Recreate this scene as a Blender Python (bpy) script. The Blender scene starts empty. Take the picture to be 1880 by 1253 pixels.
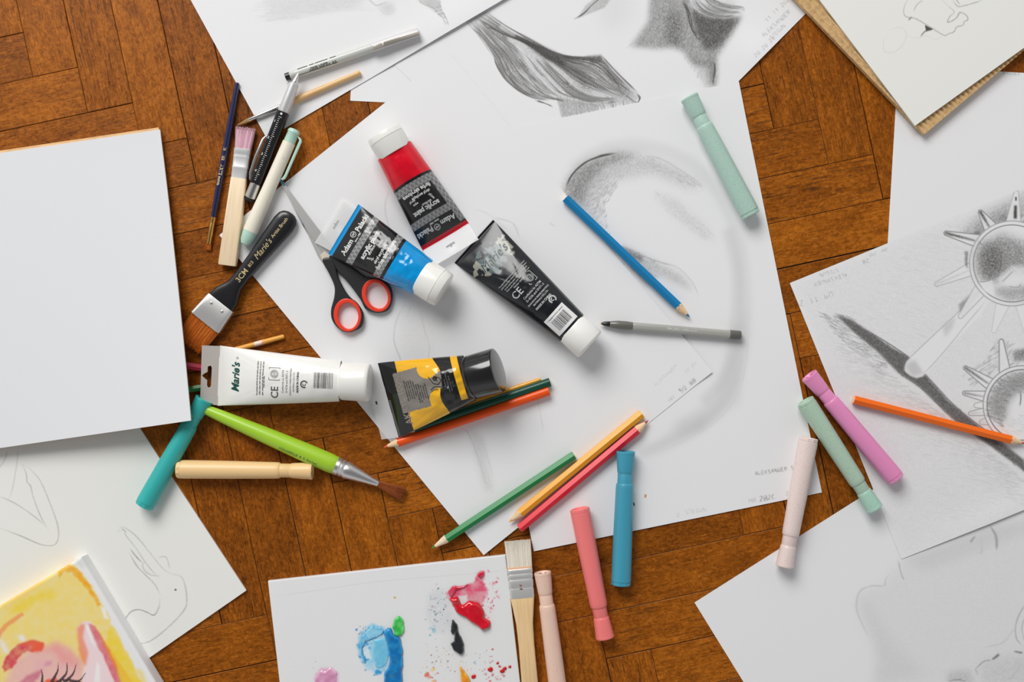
import bpy, bmesh, math, random
import numpy as np
from mathutils import Vector, Matrix

random.seed(7); RNG = np.random.RandomState(11)
SC = bpy.context.scene
COL = SC.collection
S = 0.00055                 # metres on the floor per pixel of the 1880 x 1253 frame
H = 1.15                    # camera height above the floor
CX, CY = 940.0, 626.5

# ------------------------------------------------------------------ camera, light, exposure
cam = bpy.data.cameras.new('camera'); camo = bpy.data.objects.new('camera', cam); COL.objects.link(camo)
camo.location = (0, 0, H); camo.rotation_euler = (0, 0, 0)
cam.sensor_width = 36; cam.lens = 36 * H / (1880 * S); cam.clip_start = 0.01; cam.clip_end = 50
SC.camera = camo
SC.view_settings.view_transform = 'Standard'; SC.view_settings.look = 'None'
SC.view_settings.exposure = 0.18; SC.view_settings.gamma = 1.0; SC.view_settings.use_curve_mapping = False
W = bpy.data.worlds.new('room_light'); SC.world = W; W.use_nodes = True
# the room around: a dim ceiling overhead, brighter walls and windows towards the sides
_n = W.node_tree.nodes; _l = W.node_tree.links
_tc = _n.new('ShaderNodeTexCoord'); _sp = _n.new('ShaderNodeSeparateXYZ'); _l.new(_tc.outputs['Generated'], _sp.inputs[0])
_rp = _n.new('ShaderNodeValToRGB'); _l.new(_sp.outputs[2], _rp.inputs[0])
_e = _rp.color_ramp.elements; _e[0].position = 0.0; _e[0].color = (0.62, 0.62, 0.64, 1); _e[1].position = 1.0; _e[1].color = (0.10, 0.10, 0.105, 1)
_k = _e.new(0.45); _k.color = (0.80, 0.80, 0.81, 1); _k = _e.new(0.80); _k.color = (0.22, 0.22, 0.225, 1)
_l.new(_rp.outputs[0], _n['Background'].inputs[0])
_n['Background'].inputs[1].default_value = 0.68

def area(name, loc, target, sx, sy, power, col):
    l = bpy.data.lights.new(name, 'AREA'); l.shape = 'RECTANGLE'; l.size = sx; l.size_y = sy
    l.energy = power; l.color = col
    o = bpy.data.objects.new(name, l); COL.objects.link(o); o.location = loc
    o.rotation_euler = (Vector(target) - Vector(loc)).to_track_quat('-Z', 'Y').to_euler()
    return o
area('window_daylight', (-1.3, 2.7, 2.7), (0, 0, 0), 2.3, 1.9, 118.0, (1.0, 0.99, 0.97))

# ------------------------------------------------------------------ small helpers
def lin(c):
    c = np.asarray(c, float) / 255.0
    return np.where(c <= 0.04045, c / 12.92, ((c + 0.055) / 1.055) ** 2.4)
def obs(r, g, b, k=0.84):
    """surface colour for a colour seen in the photograph under the room's light"""
    v = np.clip(lin((r, g, b)) / k, 0, 0.93)
    return (float(v[0]), float(v[1]), float(v[2]))
def P(px, py, z=0.0):
    """a point of the photograph, z pixels above the floor -> metres"""
    f = 1 - z * S / H
    return Vector(((px - CX) * S * f, -(py - CY) * S * f, z * S))
def tag(o, label=None, cat=None, group=None, kind=None):
    if label: o['label'] = label
    if cat: o['category'] = cat
    if group: o['group'] = group
    if kind: o['kind'] = kind
    return o

def mat(name, col, rough=0.5, metal=0.0, attr=False, coat=0.0, alpha=1.0, spec=0.5, fleck=None, grain=None, bump=0.0, bscale=900, trans=0.0):
    m = bpy.data.materials.new(name); m.use_nodes = True
    nt = m.node_tree; b = nt.nodes['Principled BSDF']; n = nt.nodes; l = nt.links
    b.inputs['Roughness'].default_value = rough; b.inputs['Metallic'].default_value = metal
    b.inputs['Specular IOR Level'].default_value = spec
    b.inputs['Coat Weight'].default_value = coat; b.inputs['Coat Roughness'].default_value = 0.12
    b.inputs['Alpha'].default_value = alpha; b.inputs['Transmission Weight'].default_value = trans
    if attr:
        a = n.new('ShaderNodeAttribute'); a.attribute_name = 'Col'; out = a.outputs['Color']
    else:
        a = n.new('ShaderNodeRGB'); a.outputs[0].default_value = (*col, 1); out = a.outputs[0]
    tc = n.new('ShaderNodeTexCoord')
    if fleck:                                  # (colour, scale, threshold, amount)
        nz = n.new('ShaderNodeTexNoise'); nz.inputs['Scale'].default_value = fleck[1]; nz.inputs['Detail'].default_value = 2
        l.new(tc.outputs['Object'], nz.inputs['Vector'])
        r = n.new('ShaderNodeMapRange'); r.inputs[1].default_value = fleck[2]; r.inputs[2].default_value = fleck[2] + 0.06
        r.inputs[4].default_value = fleck[3]
        l.new(nz.outputs[0], r.inputs[0])
        mx = n.new('ShaderNodeMix'); mx.data_type = 'RGBA'; l.new(r.outputs[0], mx.inputs[0]); l.new(out, mx.inputs[6])
        mx.inputs[7].default_value = (*fleck[0], 1); out = mx.outputs[2]
    if grain:                                  # (colour, (sx, sy, sz), amount)
        mp = n.new('ShaderNodeMapping'); mp.inputs['Scale'].default_value = grain[1]
        l.new(tc.outputs['Object'], mp.inputs[0])
        nz = n.new('ShaderNodeTexNoise'); nz.inputs['Scale'].default_value = 1.0; nz.inputs['Detail'].default_value = 5
        l.new(mp.outputs[0], nz.inputs['Vector'])
        r = n.new('ShaderNodeMapRange'); r.inputs[1].default_value = 0.42; r.inputs[2].default_value = 0.68; r.inputs[4].default_value = grain[2]
        l.new(nz.outputs[0], r.inputs[0])
        mx = n.new('ShaderNodeMix'); mx.data_type = 'RGBA'; l.new(r.outputs[0], mx.inputs[0]); l.new(out, mx.inputs[6])
        mx.inputs[7].default_value = (*grain[0], 1); out = mx.outputs[2]
    l.new(out, b.inputs['Base Color'])
    if bump:
        nz = n.new('ShaderNodeTexNoise'); nz.inputs['Scale'].default_value = bscale; nz.inputs['Detail'].default_value = 3
        l.new(tc.outputs['Object'], nz.inputs['Vector'])
        bp = n.new('ShaderNodeBump'); bp.inputs['Strength'].default_value = bump; bp.inputs['Distance'].default_value = 0.0004
        l.new(nz.outputs[0], bp.inputs['Height']); l.new(bp.outputs[0], b.inputs['Normal'])
    return m

def link(name, me, m, parent=None):
    o = bpy.data.objects.new(name, me); COL.objects.link(o)
    if m is not None: me.materials.append(m)
    if parent is not None: o.parent = parent
    return o
def mesh(name, verts, faces, smooth=True, angle=35):
    """verts in pixels"""
    me = bpy.data.meshes.new(name)
    v = np.asarray(verts, float) * S
    me.from_pydata(v.tolist(), [], [tuple(int(i) for i in f) for f in faces])
    me.update()
    if smooth:
        me.shade_smooth(); me.set_sharp_from_angle(angle=math.radians(angle))
    return me
def gridmesh(name, X, Y, Z, cols=None, extra=None, keep=None):
    """big quad grid in metres; arrays (nu, nv); optional per-vertex colours; keep = face mask"""
    nu, nv = X.shape
    co = np.stack([X, Y, Z], -1).reshape(-1, 3)
    idx = np.arange(nu * nv).reshape(nu, nv)
    q = np.stack([idx[:-1, :-1], idx[1:, :-1], idx[1:, 1:], idx[:-1, 1:]], -1).reshape(-1, 4)
    if keep is not None: q = q[keep.reshape(-1)]
    if extra is not None:                      # extra verts / quads (index offset applied)
        ev, eq = extra; co = np.vstack([co, ev]); q = np.vstack([q, eq])
    if keep is not None:
        used = np.zeros(len(co), bool); used[q.reshape(-1)] = True
        mp = np.cumsum(used) - 1; q = mp[q]; co = co[used]
        if cols is not None: cols = cols.reshape(-1, 3)[used]
    me = bpy.data.meshes.new(name)
    me.vertices.add(len(co)); me.vertices.foreach_set('co', co.astype(np.float32).ravel())
    me.loops.add(len(q) * 4); me.loops.foreach_set('vertex_index', q.astype(np.int32).ravel())
    me.polygons.add(len(q)); me.polygons.foreach_set('loop_start', np.arange(0, len(q) * 4, 4, dtype=np.int32))
    me.polygons.foreach_set('loop_total', np.full(len(q), 4, np.int32))
    me.update(calc_edges=True); me.validate()
    if cols is not None:
        c = np.ones((len(co), 4), np.float32); cc = cols.reshape(-1, 3)
        c[:len(cc), :3] = cc
        if len(cc) < len(co): c[len(cc):, :3] = np.median(cc, axis=0)
        a = me.color_attributes.new('Col', 'FLOAT_COLOR', 'POINT'); a.data.foreach_set('color', c.ravel())
    me.shade_smooth()
    return me

def loftmesh(name, secs, n=28, caps=True, angle=35, phase=0.0):
    """secs: (x, halfwidth, halfheight, power, yc, zc) in pixels, along +X"""
    V = []; F = []
    for s in secs:
        s = list(s) + [2, 0, 0][len(s) - 3:] if len(s) < 6 else list(s)
        x, hw, hh, p, yc, zc = s
        for i in range(n):
            t = 2 * math.pi * (i + phase) / n; c, q = math.cos(t), math.sin(t)
            V.append((x, yc + hw * math.copysign(abs(c) ** (2 / p), c), zc + hh * math.copysign(abs(q) ** (2 / p), q)))
    for k in range(len(secs) - 1):
        for i in range(n):
            a = k * n + i; b = k * n + (i + 1) % n
            F.append((a, b, b + n, a + n))
    if caps:
        F.append(tuple(range(n - 1, -1, -1))); m = (len(secs) - 1) * n; F.append(tuple(range(m, m + n)))
    me = mesh(name, V, F, True, angle)
    bm = bmesh.new(); bm.from_mesh(me); bmesh.ops.recalc_face_normals(bm, faces=bm.faces); bm.to_mesh(me); bm.free()
    return me
def loft(name, secs, m, parent, n=28, **k): return link(name, loftmesh(name, secs, n, **k), m, parent)
def lathe(name, prof, m, parent, z, n=32, **k):
    return loft(name, [(x, r, r, 2, 0, z) for x, r in prof], m, parent, n, **k)

def frame(name, A, B, zA=0.0, zB=0.0, zm=0.0, roll=0.0):
    """Empty at A with +X towards B; zA, zB = height of local z=0; zm = height of the outline read in the photo"""
    a = P(A[0], A[1], zA + zm); b = P(B[0], B[1], zB + zm); a.z = zA * S; b.z = zB * S
    o = bpy.data.objects.new(name, None); COL.objects.link(o); o.empty_display_size = 0.01
    x = (b - a); L = x.length / S; x.normalize(); y = Vector((0, 0, 1)).cross(x).normalized(); z = x.cross(y)
    R = Matrix((x, y, z)).transposed().to_4x4()
    o.matrix_world = Matrix.Translation(a) @ R @ Matrix.Rotation(roll, 4, 'X')
    o.matrix_basis = o.matrix_world
    return o, L

# ------------------------------------------------------------------ noise, text
NT = RNG.rand(128, 128)
def vn(x, y, seed=0):
    x = np.asarray(x, float) + seed * 17.31; y = np.asarray(y, float) + seed * 9.17
    xi = np.floor(x).astype(int); yi = np.floor(y).astype(int); fx = x - xi; fy = y - yi
    fx = fx * fx * (3 - 2 * fx); fy = fy * fy * (3 - 2 * fy); g = lambda i, j: NT[i % 128, j % 128]
    return (g(xi, yi) * (1 - fx) + g(xi + 1, yi) * fx) * (1 - fy) + (g(xi, yi + 1) * (1 - fx) + g(xi + 1, yi + 1) * fx) * fy
def fbm(x, y, seed=0, o=3):
    r = 0; a = 0.5; t = 0
    for i in range(o):
        r = r + a * vn(x * 2 ** i, y * 2 ** i, seed + i); t += a; a *= 0.5
    return r / t

_tx = {}
def textgeo(s, bold=0.0, shear=0.0):
    k = (s, bold, shear)
    if k not in _tx:
        c = bpy.data.curves.new('t', 'FONT'); c.body = s; c.size = 1.0; c.offset = bold; c.resolution_u = 3; c.shear = shear
        o = bpy.data.objects.new('t', c); COL.objects.link(o)
        bpy.context.view_layer.update()
        me = bpy.data.meshes.new_from_object(o.evaluated_get(bpy.context.evaluated_depsgraph_get()))
        v = np.array([p.co[:2] for p in me.vertices]) if len(me.vertices) else np.zeros((0, 2))
        f = [tuple(p.vertices) for p in me.polygons]
        bpy.data.objects.remove(o); bpy.data.curves.remove(c); bpy.data.meshes.remove(me)
        _tx[k] = (v, f)
    return _tx[k]
class Flat:
    """collects flat outlines (text, bars, rings) in a local 2-D frame and lays them on a surface"""
    def __init__(s): s.v = []; s.f = []
    def add(s, v, f):
        o = len(s.v); s.v += [tuple(p) for p in v]; s.f += [tuple(i + o for i in q) for q in f]
    def text(s, t, x, y, size, bold=0.0, sx=1.0, align='C', ang=math.pi / 2, shear=0.0):
        """text reading along local angle ang (pi/2 = +Y), centred on x, y"""
        v, f = textgeo(t, bold, shear)
        if not len(v): return
        v = v.copy() * size; v[:, 0] *= sx
        w0, w1 = v[:, 0].min(), v[:, 0].max()
        v[:, 0] -= (w0 + w1) / 2 if align == 'C' else w0
        v[:, 1] -= size * 0.35
        c, q = math.cos(ang), math.sin(ang)
        s.add([(x + a * c - b * q, y + a * q + b * c) for a, b in v], f)
    def rect(s, x0, y0, x1, y1, nx=1, ny=1):
        v = [(x0 + (x1 - x0) * i / nx, y0 + (y1 - y0) * j / ny) for i in range(nx + 1) for j in range(ny + 1)]
        s.add(v, [(i * (ny + 1) + j, (i + 1) * (ny + 1) + j, (i + 1) * (ny + 1) + j + 1, i * (ny + 1) + j + 1) for i in range(nx) for j in range(ny)])
    def ring(s, x, y, r0, r1, a0=0, a1=2 * math.pi, n=24, sy=1.0):
        v = []
        for i in range(n + 1):
            a = a0 + (a1 - a0) * i / n
            v += [(x + r0 * math.cos(a), y + sy * r0 * math.sin(a)), (x + r1 * math.cos(a), y + sy * r1 * math.sin(a))]
        s.add(v, [(2 * i, 2 * i + 1, 2 * i + 3, 2 * i + 2) for i in range(n)])
    def line(s, pts, w):
        for (x0, y0), (x1, y1) in zip(pts[:-1], pts[1:]):
            d = math.hypot(x1 - x0, y1 - y0) or 1; a, b = -(y1 - y0) / d * w / 2, (x1 - x0) / d * w / 2
            s.add([(x0 + a, y0 + b), (x0 - a, y0 - b), (x1 - a, y1 - b), (x1 + a, y1 + b)], [(0, 1, 2, 3)])
    def poly(s, pts): s.add(pts, [tuple(range(len(pts)))])
    def build(s, name, m, parent, zf):
        v = np.array(s.v); z = zf(v[:, 0], v[:, 1]) + 0 * v[:, 0]
        me = mesh(name, np.column_stack([v, z]), s.f, False)
        bm = bmesh.new(); bm.from_mesh(me)
        for f in bm.faces:
            f.normal_update()
            if f.normal.z < 0: f.normal_flip()
        bm.to_mesh(me); bm.free()
        return link(name, me, m, parent)

# ------------------------------------------------------------------ drawings (pigment on paper), computed as colour per vertex
def resamp(pts, n):
    p = np.asarray(pts, float); d = np.r_[0, np.cumsum(np.hypot(*np.diff(p, axis=0).T))]
    t = np.linspace(0, d[-1], n); return np.column_stack([np.interp(t, d, p[:, 0]), np.interp(t, d, p[:, 1])])
def spline(pts, n=60):
    p = np.asarray(pts, float)
    if len(p) < 3: return resamp(p, n)
    out = []; q = np.vstack([2 * p[0] - p[1], p, 2 * p[-1] - p[-2]])
    for i in range(1, len(q) - 2):
        t = np.linspace(0, 1, 12, endpoint=False)[:, None]
        a, b, c, d = q[i - 1], q[i], q[i + 1], q[i + 2]
        out.append(0.5 * (2 * b + (c - a) * t + (2 * a - 5 * b + 4 * c - d) * t ** 2 + (3 * b - a - 3 * c + d) * t ** 3))
    return resamp(np.vstack(out + [p[-1:]]), n)
def blur(a, r):
    r = int(r)
    if r < 1: return a
    for _ in range(3):
        for ax in (0, 1):
            pad = [(0, 0)] * a.ndim; pad[ax] = (r + 1, r)
            c = np.cumsum(np.pad(a, pad, 'edge'), axis=ax)
            n = a.shape[ax]
            a = (np.take(c, range(2 * r + 1, 2 * r + 1 + n), ax) - np.take(c, range(0, n), ax)) / (2 * r + 1)
    return a
class Ink:
    R = 1.25                                   # samples per pixel
    def __init__(s, x0, y0, x1, y1, base):
        s.o = (x0, y0); s.w = int((x1 - x0) * s.R) + 1; s.h = int((y1 - y0) * s.R) + 1
        s.c = np.ones((s.h, s.w, 3)) * np.array(base); s.d = np.zeros((s.h, s.w)); s.q = []
        yy, xx = np.mgrid[0:s.h, 0:s.w]; s.X = xx / s.R + x0; s.Y = yy / s.R + y0
    def line(s, pts, w=1.0, d=0.5, n=None, tip=True, smooth=True):
        p = np.asarray(pts, float); L = np.hypot(*np.diff(p, axis=0).T).sum()
        n = n or max(4, int(L * 1.6)); p = spline(p, n) if smooth else resamp(p, n)
        t = np.linspace(0, 1, n)
        dd = d * (np.clip(np.minimum(t, 1 - t) * 6, 0.25, 1) if tip else np.ones(n))
        s.q.append(np.column_stack([p, np.full(n, w), dd]))
    def flow(s, ga, gb, n, w=(0.7, 1.4), d=(0.2, 0.6), seg=(0.2, 0.9), jit=1.0, prof=None):
        A = spline(ga, 80); B = spline(gb, 80)
        for _ in range(n):
            u = random.random(); k = random.uniform(*seg); a = random.uniform(0, 1 - k)
            i = np.linspace(a, a + k, 14) * 79; ii = i.astype(int)
            u2 = np.clip(u + np.linspace(0, random.uniform(-0.12, 0.12), 14), 0, 1)[:, None]
            q = A[ii] * (1 - u2) + B[ii] * u2 + np.random.RandomState(random.randrange(10 ** 6)).randn(2) * jit
            dk = random.uniform(*d)
            if prof: dk *= prof(u, a + k / 2)
            s.line(q, random.uniform(*w), dk, smooth=False)
    def hatch(s, poly, ang, n, L=(8, 20), w=(0.6, 1.2), d=(0.1, 0.4), fn=None, curve=0.0):
        p = np.asarray(poly, float); x0, y0 = p.min(0); x1, y1 = p.max(0); k = 0; t = 0
        while k < n and t < n * 12:
            t += 1; x = random.uniform(x0, x1); y = random.uniform(y0, y1)
            if not inpoly(np.array([x]), np.array([y]), p)[0]: continue
            f = fn(x, y) if fn else 1
            if random.random() > f: continue
            a = math.radians(ang + random.gauss(0, 7)); l = random.uniform(*L) / 2
            c, q = math.cos(a) * l, math.sin(a) * l; b = curve * random.uniform(0.5, 1)
            s.line([(x - c, y - q), (x - q * b, y + c * b), (x + c, y + q)], random.uniform(*w), random.uniform(*d) * (0.4 + 0.6 * f), n=max(4, int(l * 2.4)), smooth=False); k += 1
    def flush(s):
        if not s.q: return
        q = np.vstack(s.q); s.q = []
        x = (q[:, 0] - s.o[0]) * s.R; y = (q[:, 1] - s.o[1]) * s.R; w = q[:, 2] * s.R * 0.62; d = q[:, 3]
        xi = np.round(x).astype(int); yi = np.round(y).astype(int); r = int(math.ceil(w.max() * 1.8)) + 0
        for i in range(-r, r + 1):
            for j in range(-r, r + 1):
                u = xi + i; v = yi + j; dd = (u - x) ** 2 + (v - y) ** 2
                val = d * np.exp(-dd / (w * w + 0.05))
                ok = (u >= 0) & (v >= 0) & (u < s.w) & (v < s.h) & (val > 0.01)
                np.maximum.at(s.d, (v[ok], u[ok]), val[ok])
    def mask(s, poly, soft=2, rough=0.0, rs=14, seed=3):
        p = np.asarray(poly, float); m = np.zeros((s.h, s.w)); pad = rough + 3
        x0 = max(0, int((p[:, 0].min() - pad - s.o[0]) * s.R)); x1 = min(s.w, int((p[:, 0].max() + pad - s.o[0]) * s.R) + 1)
        y0 = max(0, int((p[:, 1].min() - pad - s.o[1]) * s.R)); y1 = min(s.h, int((p[:, 1].max() + pad - s.o[1]) * s.R) + 1)
        if x1 <= x0 or y1 <= y0: return m
        X = s.X[y0:y1, x0:x1]; Y = s.Y[y0:y1, x0:x1]
        if rough:
            dx = (fbm(X / rs, Y / rs, seed) - 0.5) * 2 * rough; dy = (fbm(X / rs, Y / rs, seed + 5) - 0.5) * 2 * rough
        else: dx = dy = 0
        m[y0:y1, x0:x1] = inpoly((X + dx).ravel(), (Y + dy).ravel(), p).reshape(X.shape)
        return blur(m, soft * s.R) if soft else m
    def shade(s, poly, d, soft=6, grain=0.0, rough=0.0):
        m = s.mask(poly, soft, rough) * d
        if grain:
            g = np.clip((fbm(s.X / 0.9, s.Y / 1.7, 8, 3) - 0.5) * 1.7 + 0.5, 0, 1); m = m * (1 - grain + 2 * grain * g)
        s.d = np.clip(s.d + m * (1 - s.d), 0, 0.93)
    def paint(s, poly, col, a=1.0, soft=1, rough=0.0, rs=14, seed=3, tex=0.0, ts=9):
        m = s.mask(poly, soft, rough, rs, seed) * a
        if tex: m = np.clip(m * (1 - tex + tex * 2 * fbm(s.X / ts, s.Y / ts, seed + 2)), 0, 1)
        s.c = s.c * (1 - m[..., None]) + np.array(col) * m[..., None]
    def erase(s, poly, a=1.0, soft=1):
        s.flush(); s.d = s.d * (1 - s.mask(poly, soft) * a)
    def grainy(s, amt=0.5):
        s.flush(); g = fbm(s.X / 1.1, s.Y / 1.1, 21, 2); s.d = s.d * (1 - amt + 1.9 * amt * g)
    GR = np.array([0.040, 0.037, 0.032])
    def sample(s, x, y):
        s.flush()
        u = np.clip((x - s.o[0]) * s.R, 0, s.w - 1.001); v = np.clip((y - s.o[1]) * s.R, 0, s.h - 1.001)
        i = u.astype(int); j = v.astype(int); fu = (u - i)[..., None]; fv = (v - j)[..., None]
        t = 1 - (1 - s.d[..., None]) ** 2.0; full = s.c * (1 - t) + s.GR * t
        return (full[j, i] * (1 - fu) + full[j, np.minimum(i + 1, s.w - 1)] * fu) * (1 - fv) + \
               (full[np.minimum(j + 1, s.h - 1), i] * (1 - fu) + full[np.minimum(j + 1, s.h - 1), np.minimum(i + 1, s.w - 1)] * fu) * fv
def inpoly(x, y, p):
    r = np.zeros(x.shape, bool); n = len(p); j = n - 1
    for i in range(n):
        xi, yi = p[i]; xj, yj = p[j]
        if yi != yj:
            c = ((yi > y) != (yj > y)) & (x < (xj - xi) * (y - yi) / (yj - yi) + xi); r ^= c
        j = i
    return r

# single-stroke hand lettering on a 4 x 6 grid
HF = {'A': [[(0, 6), (2, 0), (4, 6)], [(1, 4), (3, 4)]], 'L': [[(0, 0), (0, 6), (3.4, 6)]], 'E': [[(4, 0), (0, 0), (0, 6), (4, 6)], [(0, 3), (3, 3)]],
      'K': [[(0, 0), (0, 6)], [(4, 0), (0, 3.4), (4, 6)]], 'S': [[(4, 0.6), (1, 0), (0.4, 2), (3.6, 4), (3, 6), (0, 5.6)]], 'N': [[(0, 6), (0, 0), (4, 6), (4, 0)]],
      'D': [[(0, 0), (0, 6), (3.4, 5), (3.4, 1), (0, 0)]], 'R': [[(0, 6), (0, 0), (3.6, 1), (3, 3), (0, 3.2), (4, 6)]], 'T': [[(0, 0), (4, 0)], [(2, 0), (2, 6)]],
      'G': [[(4, 0.6), (1, 0), (0, 3), (1, 6), (4, 5.4), (4, 3.4), (2.4, 3.4)]], 'U': [[(0, 0), (0.3, 5.4), (3.6, 5.4), (4, 0)]], 'B': [[(0, 0), (0, 6), (3.6, 5.4), (3.4, 3.3), (0, 3), (3.2, 2.4), (3, 0.4), (0, 0)]],
      '0': [[(2, 0), (0, 2), (0.5, 5.6), (3, 6), (4, 3), (3.4, 0.5), (2, 0)]], '1': [[(0.6, 1.4), (2.2, 0), (2.2, 6)]], '2': [[(0, 1), (2, 0), (3.8, 1.4), (0, 6), (4, 6)]],
      '5': [[(4, 0), (0.8, 0), (0.5, 2.6), (3.6, 3), (3.4, 5.6), (0, 6)]], '8': [[(2, 0), (0.5, 1.4), (3.6, 4), (2.4, 6), (0.4, 5), (3.4, 1.6), (2, 0)]], '9': [[(3.6, 2.6), (0.6, 2.6), (1, 0.3), (3.4, 0.2), (3.6, 2.6), (3, 6)]],
      '.': [[(1, 5.6), (1.4, 6)]], 'I': [[(2, 0), (2, 6)]], 'H': [[(0, 0), (0, 6)], [(4, 0), (4, 6)], [(0, 3), (4, 3)]], 'C': [[(4, 0.6), (1, 0), (0, 3), (1, 6), (4, 5.4)]], ' ': []}
def hand(ink, s, x, y, h, ang, d=0.5, w=0.9):
    c, q = math.cos(math.radians(ang)), math.sin(math.radians(ang)); k = h / 6; u = 0
    for ch in s:
        for st in HF.get(ch, []):
            ink.line([(x + (u + a) * k * c - b * k * q + random.uniform(-.2, .2), y + (u + a) * k * q + b * k * c + random.uniform(-.2, .2)) for a, b in st], w, d * random.uniform(0.7, 1), smooth=False)
        u += 5.6

def slab(name, c0, du, dv, lu, lv, ztop, th, m, ink=None, cell=1.5, det=None, parent=None, zf=None, rnd=0.0, base=None, coarse=40, relief=None):
    """a sheet or board: corner c0 (photo px), unit directions du, dv, sizes in px; pigment from ink where det (photo px box) lies"""
    nd = lambda d: np.array(d, float) / math.hypot(*d)
    du, dv = nd(du), nd(dv); c0 = np.array(c0, float)
    def axis(l, lo=None, hi=None):
        a = list(np.linspace(0, l, max(2, int(l / coarse) + 1)))
        if lo is not None and hi > lo: a = [t for t in a if t < lo or t > hi] + list(np.arange(max(0, lo), min(l, hi), cell)) + [min(l, hi)]
        if rnd: a = [t for t in a if rnd * 1.2 < t < l - rnd * 1.2] + [0, rnd * 0.1, rnd * 0.35, rnd * 0.7, rnd * 1.2, l - rnd * 1.2, l - rnd * 0.7, l - rnd * 0.35, l - rnd * 0.1, l]
        a += [0, l]
        a = np.array(sorted(a)); return a[np.r_[True, np.diff(a) > 0.02]]
    M = np.linalg.inv(np.column_stack([du, dv]))
    if ink is not None and det is not None:
        x0, y0, x1, y1 = det; q = [(x0, y0), (x1, y0), (x1, y1), (x0, y1)]
        uv = np.array([M @ (np.array(p) - c0) for p in q]); lo = uv.min(0); hi = uv.max(0)
        U = axis(lu, max(0, lo[0]), min(lu, hi[0])); Vv = axis(lv, max(0, lo[1]), min(lv, hi[1]))
    else: U = axis(lu); Vv = axis(lv)
    u, v = np.meshgrid(U, Vv, indexing='ij')
    PX = c0[0] + du[0] * u + dv[0] * v; PY = c0[1] + du[1] * u + dv[1] * v
    Z = np.full(u.shape, float(ztop))
    if zf is not None: Z = Z + zf(u / lu, v / lv, PX, PY)
    if rnd:
        e = np.clip(rnd - np.minimum(np.minimum(u, lu - u), np.minimum(v, lv - v)), 0, rnd); Z = Z - (rnd - np.sqrt(np.maximum(rnd * rnd - e * e, 0)))
    if relief is not None: Z = Z + relief(PX, PY)
    f = 1 - ztop * S / H
    X = (PX - CX) * S * f; Y = -(PY - CY) * S * f
    if ink is not None: cols = ink.sample(PX, PY)
    else: cols = None
    nu, nv = u.shape; idx = np.arange(nu * nv).reshape(nu, nv)
    per = np.r_[idx[:-1, 0], idx[-1, :-1], idx[1:, -1][::-1], idx[0, 1:][::-1]]
    co = np.stack([X, Y, Z * S], -1).reshape(-1, 3); b = co[per].copy(); b[:, 2] -= th * S
    if rnd or zf is None: b[:, 2] = (ztop - th) * S
    n0 = nu * nv; k = len(per); r = np.arange(k); b = np.vstack([co[per], b])
    eq = np.stack([n0 + r, n0 + (r + 1) % k, n0 + k + (r + 1) % k, n0 + k + r], -1)
    if cols is not None: cols = np.vstack([cols.reshape(-1, 3), cols.reshape(-1, 3)[per], cols.reshape(-1, 3)[per]])
    # orientation: +u x +v points down in photo coordinates, so flip the grid
    me = gridmesh(name, X, Y, Z * S, cols, (b, eq))
    me.flip_normals()
    if cols is not None and base is not None:
        pass
    o = link(name, me, m, parent)
    return o
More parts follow.
